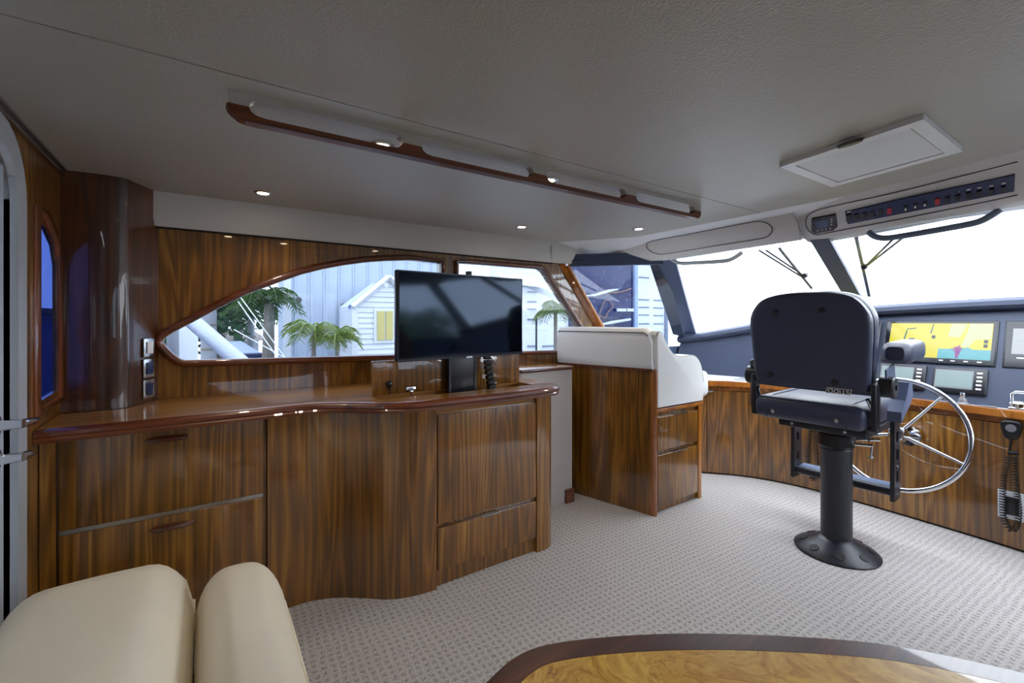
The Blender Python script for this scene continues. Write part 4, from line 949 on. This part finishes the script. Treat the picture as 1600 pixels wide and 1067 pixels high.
# ================================================================== SUN VISORS, WIPERS
def visor(pts, label, yv, fr_m):
    q = [P(px, py, y=yv) for px, py in pts]
    t = thing('sun_visor', (sum(p.x for p in q)/len(q), yv, min(p.z for p in q)), label, 'sun visor', 'acrylic sun visors under the header')
    q2 = [Vector((p.x, p.y+(q[0].z-p.z)*0.0, p.z)) for p in q]
    MB().tube(catmull(q2, 4), 0.013, 8).build('frame', fr_m, t)
    c = sum(q2, Vector())/len(q2)
    MB().prism([(p.x, p.z) for p in q2], XZ(yv), (0, 0.004, 0)).build('pane', VISORCLEAR, t, smooth=False)
GREYRUB = mat('grey_visor_rim', rgb(196, 204, 206), 0.5); DKRUB = mat('dark_visor_rim', rgb(112, 126, 146), 0.5)
visor(((1043,399),(1050,405),(1062,411),(1090,410.5),(1130,408),(1145,404),(1160,394)), 'clear sun visor with pale rim left of the helm chair', 2.63, GREYRUB)
visor(((1357,362),(1366,369),(1384,372),(1420,367),(1500,353),(1530,346),(1548,337),(1563,327)), 'clear sun visor with dark rim below the switch panel', 2.50, DKRUB)
def wiper(name_, segs, label, joint):
    t = thing('windscreen_wiper', WS(*segs[0][1], off=0.12), label, 'wiper', 'wipers outside the windscreen')
    for i, (a, b, r_) in enumerate(segs):
        MB().tube([WS(*a, off=0.10), WS((a[0]+b[0])/2, (a[1]+b[1])/2, off=0.11), WS(*b, off=0.10)], r_, 8).build('blade' if i == 0 else 'arm', BLACKMETAL, t)
    MB().lathe([(0.015,-0.015),(0.018,0.0),(0.015,0.015)], WS(*joint, off=0.10), (0,1,0.3), 12).build('pivot', BLACKMETAL, t)
wiper('w', [((1218,388),(1268,450),0.009), ((1186,391),(1252,432),0.006), ((1197,391),(1252,428),0.006)], 'black double-arm wiper left of the navy pillar', (1258,430))
wiper('w', [((1338,371),(1358,462),0.010), ((1397,372),(1352,416),0.006), ((1410,372),(1356,414),0.006)], 'black double-arm wiper right of the helm chair back', (1351,416))

# ================================================================== HELM CHAIR
hch = thing('helm_chair', (0, 0, 0), 'black vinyl helm chair on a pedestal facing the steering wheel', 'chair')
pb = MB().lathe([(0.178,0.0),(0.180,0.008),(0.172,0.016),(0.13,0.038),(0.085,0.062),(0.068,0.075)], (0,0,0), (0,0,1), 40).build('pedestal_base', BLACKMETAL, hch)
for k in range(8):
    a = math.radians(22.5+45*k); c = Vector((0.138*math.cos(a), 0.138*math.sin(a), 0.032))
    MB().lathe([(0.021,-0.006),(0.021,0.004)], (0,0,0), (0.45*math.cos(a),0.45*math.sin(a),0.9), 14).xf(Matrix.Translation(c)).build('bolt_hole', RUBBER, pb)
MB().lathe([(0.066,0.07),(0.066,0.50),(0.069,0.505),(0.069,0.512),(0.066,0.515),(0.062,0.53)], (0,0,0), (0,0,1), 32).build('column', BLACKMETAL, hch)
MB().lathe([(0.064,0.515),(0.076,0.53),(0.076,0.585),(0.07,0.59),(0.07,0.62)], (0,0,0), (0,0,1), 32).build('collar', BLACKPLASTIC, hch)
MB().tube([(0.06, 0.02, 0.565), (0.16, 0.06, 0.575)], 0.007, 8).tube([(0.06, 0.0, 0.545), (0.14, 0.02, 0.55)], 0.007, 8).tube([(0.14, 0.02, 0.55), (0.135, 0.02, 0.50)], 0.006, 8).lathe([(0.004,0),(0.012,0.004),(0.012,0.01),(0.004,0.014)], (0.135, 0.02, 0.486), (0,0,1), 12).build('height_lever', CHROME, hch)
MB().box(-0.20, 0.17, -0.17, 0.19, 0.615, 0.655, 0.008).build('seat_plate', BLACKMETAL, hch)
cx_ = -0.055
# seat cushion
sc_ = MB().box(cx_-0.235, cx_+0.235, -0.245, 0.25, 0.655, 0.765, 0.035).build('seat', SEATVINYL, hch)
for x in (-0.14, 0.13): MB().lathe([(0.009,0.0),(0.009,0.003),(0.004,0.005)], (cx_+x, -0.245, 0.695), (0,-1,0), 12).build('screw', STEEL, sc_)
for x in (-0.11, 0.11): MB().lathe([(0.008,0.0),(0.008,0.003),(0.004,0.005)], (cx_+x+0.03, -0.17, 0.635), (0,-1,0), 12).build('screw', STEEL, hch)
for x in (-0.17, 0.17): MB().tube([(cx_+x, -0.246, 0.66), (cx_+x, -0.249, 0.70), (cx_+x, -0.235, 0.757), (cx_+x, -0.15, 0.768), (cx_+x, 0.2, 0.768)], 0.0025, 5).build('seam', SEATVINYL, sc_)
# backrest: shell outline in local x-z, tilted back
ol_ = [(-0.225,0.0),(0.225,0.0),(0.238,0.014),(0.248,0.15),(0.256,0.30),(0.250,0.358),(0.226,0.405),(0.19,0.440),(0.13,0.460),(0.04,0.468),(-0.06,0.468),(-0.13,0.460),(-0.19,0.440),(-0.226,0.405),(-0.250,0.358),(-0.256,0.30),(-0.248,0.15),(-0.238,0.014)]
ol_ = [(p.x, p.y) for p in catmull([(a, b, 0) for a, b in ol_], 3, True)]
BM = Matrix.Translation((cx_, -0.205, 0.815)) @ Matrix.Rotation(math.radians(6), 4, 'X')
def scl(poly, k, kz=None): return [(a*k, 0.234+(b-0.234)*(kz or k)) for a, b in poly]
rows = [[Vector((a, y, b)) for a, b in scl(ol_, k)] for y, k in ((-0.012, 0.90), (-0.009, 0.955), (0.0, 0.992), (0.012, 1.0), (0.045, 0.985))]
bs = MB().loft(rows, True).xf(BM).build('back_shell', SEATVINYL, hch)
rows = [[Vector((a, y+0.018*math.sin(max(0, b)/0.47*math.pi), b)) for a, b in scl(ol_, k)] for y, k in ((0.045, 0.985), (0.056, 0.998), (0.10, 0.995), (0.13, 0.965), (0.148, 0.87), (0.138, 0.6))]
MB().loft(rows, True).xf(BM).build('back_cushion', SEATVINYL, hch)
for x, z in ((-0.125, 0.375), (0.075, 0.385), (-0.165, 0.06), (0.115, 0.05)):
    MB().lathe([(0.017,0.0),(0.015,0.006),(0.008,0.009),(0.002,0.009)], (x, -0.0115, z), (0,-1,0), 16).xf(BM).build('button', BLACKMETAL, bs)
# maker's plate, mounted upside down
lg = Matrix.Translation((0.130, -0.0135, 0.012))
pl2 = MB().prism([(-0.052,-0.013),(0.044,-0.013),(0.052,0.013),(-0.044,0.013)], lambda u, v: Vector((u, 0, v)), (0, -0.001, 0)).xf(BM @ lg).build('maker_plate', PRINT, bs, smooth=False)
MB().prism([(-0.049,-0.011),(0.042,-0.011),(0.049,0.011),(-0.042,0.011)], lambda u, v: Vector((u, -0.0006, v)), (0, -0.001, 0)).xf(BM @ lg).build('plate_ground', BLACKPLASTIC, bs, smooth=False)
tx = textmesh('STIDD', 0.027); tx.xf(BM @ lg @ Matrix(((-1.12,0.0,0,0),(0,0,-1,-0.0022),(0,-1,0,0),(0,0,0,1)))); tx.build('plate_lettering', PRINT, bs, smooth=False)
# side brackets joining seat and back
for sx in (-1, 1):
    x = cx_+sx*0.252
    MB().tube([(x-sx*0.05, -0.15, 0.66), (x, -0.17, 0.665), (x+sx*0.006, -0.19, 0.70), (x+sx*0.006, -0.185, 0.86)], [0.014, 0.016, 0.016, 0.016], 8).box(x-0.006, x+0.014, -0.215, -0.16, 0.66, 0.87, 0.005).build('bracket', BLACKMETAL, hch)
    MB().tube([(x, -0.12, 0.69), (x-sx*0.02, -0.20, 0.80)], 0.008, 8).build('gas_strut', STEEL, hch)
    # armrest: pivot drum, arm plate, pad
    xa = x+sx*0.035
    dm = MB().lathe([(0.040,-0.028),(0.047,-0.024),(0.047,0.022),(0.042,0.028),(0.012,0.029),(0.012,0.034)], (xa, -0.13, 0.855), (sx,0,0), 24).build('armrest_pivot', BLACKPLASTIC, hch)
    MB().box(xa-0.004, xa+0.004, -0.15, -0.02, -0.0, 0.10, 0.003).xf(Matrix.Translation((0, 0.0, 0.86)) @ Matrix.Rotation(math.radians(10), 4, 'X')).build('armrest_plate', mat('arm_plate_grey', rgb(84, 94, 122), 0.45) if 'arm_plate_grey' not in MATS else MATS['arm_plate_grey'], hch)
    if sx > 0:
        # folded lower control cover
        MB().prism([(-0.10,0.70),(0.05,0.765),(0.10,0.80),(0.085,0.86),(0.03,0.865),(-0.03,0.79),(-0.10,0.745)], YZ(xa-0.01), (0.05, 0, 0)).build('side_cover', MATS['arm_plate_grey'], hch, smooth=False)
    pad = MB(); rows = []
    for t in range(13):
        v = t/12; y = -0.08+0.32*v; e_ = min(1, min(v, 1-v)/0.16); k = 0.62+0.38*math.sqrt(max(0, 1-(1-e_)**2))
        rows.append([Vector((xa+0.012+0.054*k*math.copysign(abs(math.cos(a))**0.6, math.cos(a)), y, 1.0+0.010*v+0.050*k*math.copysign(abs(math.sin(a))**0.6, math.sin(a)))) for a in [2*math.pi*j/20 for j in range(20)]])
    pad.loft(rows, True); po = pad.build('armrest_pad', SEATVINYL, hch)
# footrest hung from the front of the seat
for sx in (-1, 1):
    x = cx_+sx*0.225
    lg_ = MB(); z0, z1 = 0.245, 0.655
    hol = [[(0.255+0.012+a, z+b) for a, b in rrect(-0.018, 0.018, -0.03, 0.03, 0.012)] for z in (0.36, 0.47, 0.56)]
    out_ = [(0.215, z0), (0.31, z0), (0.325, z0+0.03), (0.312, z1), (0.222, z1)]
    lg_.holed(out_, hol, YZ(x-0.009), (0.018, 0, 0)).build('footrest_arm', BLACKMETAL, hch, smooth=False)
    for z in (0.27, 0.41): MB().lathe([(0.008,0),(0.008,0.004),(0.003,0.006)], (x+sx*0.009, 0.268, z), (sx,0,0), 10).build('bolt', STEEL, hch)
MB().tube([(cx_-0.225, 0.25, 0.285), (cx_+0.225, 0.25, 0.285)], 0.022, 16).build('footrest_bar', BLACKMETAL, hch)
MB().box(cx_-0.216, cx_+0.216, 0.26, 0.355, 0.285, 0.303, 0.004).build('foot_plate', mat('grip_tread', rgb(92, 104, 130), 0.7, bump=0.8, bscale=400), hch)
hch.location = (-0.94, 2.60, 0); hch.rotation_euler = (0, 0, math.radians(3))

# ================================================================== OUTSIDE
GZ = -3.6
struct(tag(MB().box(-60, 40, -40, 60, GZ-0.1, GZ).build('ground', mat('marina_ground', rgb(150, 154, 156), 0.8, vary=0.3, vscale=0.6), smooth=False), 'pale marina ground added outside for bounced light'))  # ground plane put in so light bounces up from below
BLUEWALL = mat('pale_blue_cladding', rgb(188, 200, 216), 0.5); WHITEWALL = mat('white_cladding', rgb(222, 226, 232), 0.5)
LEAF = mat('palm_leaf', rgb(72, 104, 44), 0.5, vary=0.5, vscale=4); LEAFY = mat('yellow_green_palm_leaf', rgb(130, 150, 66), 0.5, vary=0.4, vscale=4); LEAFD = mat('tree_leaf', rgb(74, 104, 70), 0.55, vary=0.5, vscale=2)  # nearest palms have lighter, yellow-green fronds
BARK = mat('palm_bark', rgb(134, 126, 116), 0.8, bump=0.6, bscale=30, vary=0.3); TRUNKG = mat('grey_trunk', rgb(156, 160, 166), 0.7, vary=0.2)
XO = -10.0
def OY(px, X=XO): return P(px, 500, x=X).y
def OZ(px, py, X=XO): return P(px, py, x=X).z
# clad building: separate pressed panels side by side
bl = thing('clad_building', (XO-2, 8, GZ), 'large pale blue building with ribbed cladding outside the side windows', 'building')
by0, by1 = OY(443), OY(735, -9.4)-0.1
MB().box(XO-1, XO-0.03, by0+0.02, by1, GZ, 7.0).build('core', BLUEWALL, bl, smooth=False)
pw_ = 0.30; zt_ = 7.0
base_ = MB().prism([(0.0,0.0),(0.045,0.0),(0.06,0.035),(0.09,0.035),(0.105,0.0),(pw_-0.006,0.0),(pw_-0.006,-0.03),(0.0,-0.03)], lambda u, v: Vector((v, u, 0)), (0, 0, zt_-GZ))
first = None
k = 0; y = by0+0.14
while y+pw_ < by1:
    if first is None:
        first = base_.build('cladding_panel', BLUEWALL, bl, smooth=False); o = first; off0 = first.location.copy()-Vector((0, 0, 0))
        ox = o.location.copy(); o.location = (XO+ox.x, y+ox.y, GZ)
    else:
        o = first.copy(); COL.objects.link(o); o.location = (XO+ox.x, y+ox.y, GZ)
    y += pw_; k += 1
MB().box(XO-0.03, XO+0.06, by0, by0+0.13, GZ, zt_).build('corner_trim', WHITEWALL, bl, smooth=False)
for px, py in ((465,467),(535,476)):
    c = Vector((XO+0.05, OY(px), OZ(px, py)))
    MB().lathe([(0.03,0),(0.05,0.02),(0.06,0.08),(0.05,0.12),(0.01,0.14)], c, (1,0,-0.3), 16).build('wall_light', BLACKPLASTIC if px < 500 else GREYPLATE, bl)
# gabled house in front of it
XG = -8.6
gh = thing('gabled_house', (XG-1, OY(600, XG), GZ), 'white weatherboard gable house with yellow shutters behind the television', 'house')
gy0 = OY(553, XG); pkx = 606; gyp = OY(pkx, XG); zp = OZ(pkx, 438, XG); ze = OZ(553, 478, XG); gy1 = 2*gyp-gy0
MB().prism([(gy0, GZ), (gy1, GZ), (gy1, ze), (gyp, zp), (gy0, ze)], YZ(XG-1.1), (1.08, 0, 0)).build('core', WHITEWALL, gh, smooth=False)
z = GZ
bb = MB()
while z < zp-0.02:
    z2 = min(z+0.1, zp)
    hwid = lambda zz: (gy1-gy0)/2 if zz <= ze else (gy1-gy0)/2*max(0.0, (zp-zz)/(zp-ze))
    w1_, w2_ = hwid(z), hwid(z2)
    bb.add([(XG+0.03, gyp-w1_, z), (XG+0.03, gyp+w1_, z), (XG+0.005, gyp+w2_, z2), (XG+0.005, gyp-w2_, z2), (XG-0.01, gyp-w1_, z), (XG-0.01, gyp+w1_, z)], [(0,1,2,3), (0,4,5,1)])
    z += 0.1
tag(bb.build('weatherboards', WHITEWALL, gh, smooth=False), kind='stuff')
for s_ in (-1, 1):
    a = Vector((XG+0.06, gyp, zp+0.06)); b = Vector((XG+0.06, gyp+s_*(gyp-gy0+0.04), ze-0.02))
    MB().tube([a, b], 0.09, 4, up=(1, 0, 0), ry=0.06).build('barge_board', WHITEPAINT, gh, smooth=False)
    MB().add([a+Vector((-0.05,0,-0.03)), b+Vector((-0.05,0,-0.03)), b+Vector((-0.3,0,-0.03)), a+Vector((-0.3,0,-0.03)), a+Vector((-0.05,0,0.03)), b+Vector((-0.05,0,0.03)), b+Vector((-0.3,0,0.03)), a+Vector((-0.3,0,0.03))], [(0,1,2,3),(7,6,5,4),(0,4,5,1),(1,5,6,2),(2,6,7,3),(3,7,4,0)]).build('roof_slope', mat('blue_metal_roof', rgb(76, 108, 168), 0.4) if 'blue_metal_roof' not in MATS else MATS['blue_metal_roof'], gh, smooth=False)
MB().box(XG-0.005, XG+0.05, gy0-0.05, gy0+0.06, GZ, ze).build('corner_board', WHITEPAINT, gh, smooth=False)
sy0, sy1, sz0, sz1 = OY(588, XG), OY(612, XG), OZ(600, 531, XG), OZ(600, 486, XG)
wn_ = MB().box(XG+0.02, XG+0.05, sy0-0.06, sy1+0.06, sz0-0.06, sz1+0.05).build('window', WHITEPAINT, gh, smooth=False)
YSH = mat('yellow_shutter', rgb(206, 192, 120), 0.5)
ym = (sy0+sy1)/2
for a, b in ((sy0, ym-0.015), (ym+0.015, sy1)):
    sh = MB().box(XG+0.05, XG+0.075, a, b, sz0, sz1).build('shutter', YSH, wn_, smooth=False)
# warehouse wall forward: white with vents, bay painted dark
XF = -9.4
wh = thing('warehouse', (XF-1, OY(960, XF), GZ), 'white warehouse with slotted vents beyond the quarter window', 'building')
y0_, y1_ = OY(735, XF), OY(1040, XF)
MB().box(XF-4, XF-0.02, OY(735, XF), y1_, GZ, OZ(800, 444, XF)).build('low_wall', WHITEWALL, wh, smooth=False)
MB().box(XF-4, XF, OY(884, XF), y1_, GZ, 6.0).build('tall_wall', WHITEWALL, wh, smooth=False)
SLOT = mat('vent_slot', rgb(120, 130, 150), 0.6)
for px0, px1, pys in ((998,1014,(412,433,468,480,492,506)), (1021,1036,(469,481,493,506)), (825,838,(456,471,483,499,541)), (848,866,(541,))):
    for py in pys:
        MB().box(XF-0.03, XF+0.015, OY(px0, XF), OY(px1, XF), OZ(px0, py, XF)-0.02, OZ(px0, py, XF)+0.02).build('vent_slot', SLOT, wh, smooth=False)
MB().box(XF-0.01, XF+0.05, OY(1038, XF), OY(1042, XF), GZ, 6.0).build('downpipe', SLOT, wh, smooth=False)
MB().add([(XF+0.3, OY(835,XF), OZ(835,450,XF)), (XF+0.3, OY(855,XF), OZ(855,452,XF)), (XF-0.5, OY(830,XF), OZ(830,425,XF)), (XF+0.3, OY(800,XF), OZ(800,446,XF)), (XF-0.5, OY(790,XF), OZ(790,425,XF))], [(0,1,2),(0,2,4,3)]).build('roof_gable', WHITEPAINT, wh, smooth=False)
def m_dark():
    m, nt, b = newmat('painted_bay_dark'); L = nt.links.new
    tc = N(nt, 'ShaderNodeTexCoord'); n = N(nt, 'ShaderNodeTexNoise', Scale=9.0, Detail=6.0, Roughness=0.75); L(tc.outputs['Object'], n.inputs['Vector'])
    r = N(nt, 'ShaderNodeValToRGB'); e = r.color_ramp.elements; e[0].position = 0.52; e[0].color = rgb(10, 24, 80); e[1].position = 0.70; e[1].color = rgb(150, 170, 205); k = e.new(0.60); k.color = rgb(34, 54, 104)
    L(n.outputs[0], r.inputs[0]); L(r.outputs[0], b.inputs['Base Color']); b.inputs['Roughness'].default_value = 0.3; return m
bay = thing('boat_bay', (XF+0.1, OY(935, XF), GZ), 'open bay with stored boats and painted navy shade beyond the quarter window', 'bay')
MB().box(XF+0.01, XF+0.05, OY(888, XF), OY(987, XF), GZ, 6.0).build('painted_interior', m_dark(), bay, smooth=False)  # flat navy sheet: dark of the opening and speckled reflections painted in
BOATW = mat('boat_white', rgb(214, 220, 230), 0.4); ROPE = mat('rope_tan', rgb(150, 120, 110), 0.7)
def BP(px, py, d=0.12): return P(px, py, x=XF+d)
MB().tube([BP(905,463), BP(930,461), BP(950,455), BP(965,452)], [0.01, 0.035, 0.05, 0.02], 6).build('hanging_tarp', BOATW, bay)
MB().tube([BP(950,458), BP(970,456), BP(986,451)], 0.022, 6).build('hanging_rope', ROPE, bay)
MB().tube(catmull([BP(941,480), BP(945,470), BP(955,471), BP(957,480), BP(950,488), BP(946,497), BP(937,492), BP(940,482)], 4, True), 0.014, 6, True).build('coiled_line', ROPE, bay)
for a, b in ((959,973), (975,985)): MB().box(XF+0.10, XF+0.14, OY(a, XF), OY(b, XF), OZ(a, 486.5, XF), OZ(a, 482, XF)).build('pale_bar', BOATW, bay, smooth=False)  # thin pale boxes set against the navy sheet
MB().tube([BP(935,508), BP(955,504), BP(985,499)], [0.02, 0.05, 0.04], 6).build('stored_hull', BOATW, bay)
MB().box(XF+0.01, XF+0.12, OY(987, XF), OY(992, XF), GZ, 6.0).build('door_jamb', mat('jamb_blue', rgb(150, 170, 205), 0.5), bay, smooth=False)
# palms
def palm(base, h, nfr, fl, label, m, lean=0.0, tr=0.09, seed=1, name='palm_tree'):
    rnd = random.Random(seed); t = thing(name, base, label, 'palm', 'palms outside the windows')
    b = Vector(base); top = b+Vector((0.0, lean, h))
    MB().tube([b, b.lerp(top, 0.5)+Vector((0, -lean*0.1, 0)), top], [tr*1.25, tr, tr*0.8], 10).build('trunk', BARK, t)
    for k in range(nfr):
        a = 2*math.pi*k/nfr+rnd.uniform(-0.25, 0.25); el = rnd.uniform(0.15, 1.15); L_ = fl*rnd.uniform(0.8, 1.1)
        dir_ = Vector((math.cos(a), math.sin(a), 0)); side = Vector((-math.sin(a), math.cos(a), 0))
        mb = MB(); spine = []
        for i in range(9):
            s = i/8; spine.append(top+dir_*L_*s*(0.9-0.15*s)+Vector((0, 0, L_*(el*s-(0.55+0.55*el)*s*s))))
        mb.tube(spine, [0.022*(1-0.8*i/8) for i in range(9)], 5)
        for i in range(1, 9):
            for q in range(2):
                s = (i-1+q/2)/8; p = spine[i-1].lerp(spine[i], q/2); ll = L_*0.40*(1-0.7*abs(s-0.4))
                for sd in (-1, 1):
                    tip = p+side*sd*ll*0.75+dir_*ll*0.45+Vector((0, 0, -ll*(0.35+0.3*rnd.random()))); mid = p.lerp(tip, 0.5)+Vector((0, 0, ll*0.08))
                    w = dir_*ll*0.055; mb.add([p, mid-w, tip, mid+w], [(0,1,2),(0,2,3)])
        mb.build('frond', m, t, smooth=False)
def PT(px, py, X): return P(px, py, x=X)
for i, (px, py, X, nf, fl, lab, m, tr) in enumerate((
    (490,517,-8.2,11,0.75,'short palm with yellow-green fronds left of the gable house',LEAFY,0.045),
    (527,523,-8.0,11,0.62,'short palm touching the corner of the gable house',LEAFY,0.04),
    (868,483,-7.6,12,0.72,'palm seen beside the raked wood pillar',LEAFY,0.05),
    (403,466,-9.2,11,0.85,'tall palm with dark trunk left of the clad building',LEAF,0.06),
    (372,470,-13.5,12,1.5,'full palm crown above the beige roof',LEAF,0.12),
    (424,468,-12.2,12,1.0,'slim palm close to the white building corner',LEAF,0.08),
    (340,480,-14.5,12,1.5,'low palm crown beside the white diagonal tube',LEAF,0.12))):
    c = PT(px, py, X); palm((c.x, c.y, GZ), c.z-GZ, nf, fl, lab, m, 0.15 if i == 3 else 0.0, tr, seed=i+3)
# tall grey royal-palm trunks at the left of the long window
for px, X, r_, lab in ((279,-7.5,0.13,'thick grey palm trunk at the left tip of the long window'), (326,-9.5,0.12,'grey palm trunk right of the white diagonal tube'), (392,-15,0.10,'thin grey palm trunk far behind the beige roof')):
    c = PT(px, 500, X)
    t = thing('royal_palm', (X, c.y, GZ), lab, 'palm', 'bare grey trunks')
    MB().tube([(X, c.y, GZ), (X, c.y, -0.5), (X, c.y, 3.5), (X, c.y, 6.0)], [r_*1.2, r_, r_*0.95, r_*0.9], 16).build('trunk', TRUNKG, t)
    for k in range(6): MB().lathe([(r_*1.02,0),(r_*1.03,0.02),(r_*1.02,0.04)], (X, c.y, 0.2+0.42*k), (0,0,1), 16).build('leaf_scar', BARK, t)
# leafy trees
def leafy(c, rx, rz, n, label, seed, m=LEAFD, trunk=True):
    rnd = random.Random(seed); t = thing('leafy_tree', (c[0], c[1], GZ), label, 'tree', 'leafy trees outside')
    mb = MB(); C = Vector(c)
    blobs = [(C+Vector((rnd.uniform(-1,1)*rx*0.6, rnd.uniform(-1,1)*rx*0.6, rnd.uniform(-1,1)*rz*0.6)), rnd.uniform(0.35,0.6)) for _ in range(12)]
    for _ in range(n):
        b_, s_ = rnd.choice(blobs); d_ = Vector((rnd.gauss(0,1), rnd.gauss(0,1), rnd.gauss(0,1))).normalized()
        p = b_+Vector((d_.x*rx*s_, d_.y*rx*s_, d_.z*rz*s_))*rnd.uniform(0.6, 1.0)
        u_ = Vector((rnd.uniform(-1,1), rnd.uniform(-1,1), rnd.uniform(-0.6,0.6))).normalized(); v_ = u_.orthogonal().normalized(); L_ = rnd.uniform(0.10, 0.2)
        mb.add([p-u_*L_, p+v_*L_*0.45, p+u_*L_, p-v_*L_*0.45], [(0,1,2,3)])
    tag(mb.build('foliage', m, t, smooth=False), kind='stuff')
    MB().tube([(C.x, C.y, GZ), (C.x, C.y, C.z)], [0.22, 0.12], 10).build('trunk', BARK, t)
c = PT(345, 505, -17); leafy((c.x, c.y, c.z+0.5), 2.0, 1.5, 1100, 'leafy green tree behind the white diagonal tube', 3)
c = PT(282, 520, -13); leafy((c.x, c.y, c.z), 1.5, 1.8, 1200, 'dark green tree at the left tip of the long window', 4)
for i, (x, y, z_, r_) in enumerate(((13, 1.0, 0.6, 3.2), (12, 6.5, 0.3, 2.4), (14, -4.5, 0.5, 3.0), (15, 11.5, 0.4, 3.0))):
    leafy((x, y, z_), r_, 1.7, 2600, ('round dark tree mirrored in the middle of the television', 'smaller tree mirrored at the right of the television', 'broad tree mirrored at the left of the television', 'far tree behind the mirrored trees')[i], 20+i)
# distant houses
Xh = -10.2
hs = thing('hip_roof_house', (Xh, OY(380, Xh), GZ), 'white house with pale blue hip roof under the palms', 'house')
ya, yb_ = OY(345, Xh), OY(407, Xh); ze_ = OZ(380, 552, Xh); zr_ = OZ(372, 536, Xh); yr0, yr1 = OY(360, Xh), OY(382, Xh)
MB().box(Xh-2, Xh, ya+0.15, yb_-0.15, GZ, ze_).build('wall', WHITEWALL, hs, smooth=False)
MB().add([(Xh+0.3, ya, ze_), (Xh+0.3, yb_, ze_), (Xh-2.2, yb_, ze_), (Xh-2.2, ya, ze_), (Xh-1.0, yr0, zr_), (Xh-1.0, yr1, zr_)], [(0,1,5,4),(1,2,5),(2,3,4,5),(3,0,4),(0,3,2,1)]).build('roof', mat('pale_blue_roof', rgb(168, 180, 206), 0.5), hs, smooth=False)
MB().tube([(Xh+0.3, ya, ze_-0.03), (Xh+0.3, yb_, ze_-0.03)], 0.05, 6).build('gutter', NAVYPANEL, hs)
Xh = -17.5
hs = thing('beige_roof_house', (Xh, OY(385, Xh), GZ), 'far house with beige roof between the palms', 'house')
ya, yb_ = OY(345, Xh), OY(404, Xh)
MB().box(Xh-3, Xh, ya, yb_, GZ, OZ(380, 532, Xh)).build('wall', WHITEWALL, hs, smooth=False)
za, zb_ = OZ(380, 532, Xh), OZ(380, 511, Xh)
MB().add([(Xh+0.3, ya-0.2, za), (Xh+0.3, yb_+0.3, za), (Xh-1.5, OY(391, Xh), zb_), (Xh-1.5, OY(366, Xh), zb_), (Xh-3.3, ya-0.2, za), (Xh-3.3, yb_+0.3, za)], [(0,1,2,3),(1,5,2),(4,3,2,5),(0,3,4),(0,4,5,1)]).build('roof', mat('beige_roof', rgb(168, 156, 148), 0.6), hs, smooth=False)
# white posts and boat rigging near the window
a, b = P(302, 503, x=-4.6), P(376, 566, x=-4.2)
d_ = (b-a)
tag(MB().tube([a-d_*1.2, a, b, b+d_*((GZ-b.z)/d_.z)], 0.062, 18).build('outrigger_tube', mat('white_alloy', rgb(190, 198, 212), 0.25, coat=0.5)), 'white diagonal outrigger tube crossing the left end of the window', 'tube')
c = PT(295, 510, -6.5); tag(MB().box(c.x-0.09, c.x+0.09, c.y-0.09, c.y+0.09, GZ, OZ(295, 508, -6.5), 0.01).build('dock_post', WHITEWALL), 'square white post under the diagonal outrigger tube', 'post')
for i, (p0, p1) in enumerate((((372,471),(424,545)), ((374,462),(448,562)), ((366,515),(402,535)))):
    qa, qb = P(*p0, x=-7.0), P(*p1, x=-6.6); qc = qb+(qb-qa)*((GZ-qb.z)/(qb.z-qa.z))
    tag(MB().tube([qa, qb, qc], 0.008, 6).build('rigging_wire', WHITEPAINT), ('upper thin rigging wire across the palms', 'longer thin rigging wire reaching the window sill', 'short rigging wire in front of the beige roof')[i], 'wire', 'rigging wires')
c = PT(838, 500, -7.8)
tag(MB().tube([(c.x, c.y, GZ), (c.x, c.y, OZ(838, 497, -7.8))], 0.022, 8).build('dark_pole', BLACKMETAL), 'thin dark pole right of the television outside', 'pole')
sb = thing('blue_storage_box', (-5.2, -1.25, GZ), 'tall navy box seen low through the slim bulkhead window', 'box')
MB().box(-7.5, -3.2, -1.5, -1.05, GZ, 1.20).build('body', mat('navy_paint', rgb(40, 56, 120), 0.5), sb, smooth=False)
MB().box(-7.55, -3.15, -1.55, -1.0, 1.20, 1.24).build('lid', NAVYPANEL, sb, smooth=False)
fd = MB().loft([[Vector((x0, y, z)), Vector((x1, y, z)), Vector((x1, y, z-0.4)), Vector((x0, y, z-0.4))] for x0, x1, y, z in ((-2.7, 1.56, 4.02, 0.90), (-2.55, 1.4, 5.5, 0.86), (-1.9, 0.76, 7.5, 0.80), (-0.8, -0.34, 9.5, 0.75))], True)
struct(tag(fd.build('bounce_deck', mat('bounce_deck_white', rgb(236, 238, 240), 0.35), smooth=False), 'white deck added ahead of the windscreen to bounce light onto the headliner'))  # deck added to reflect skylight up onto the forward ceiling
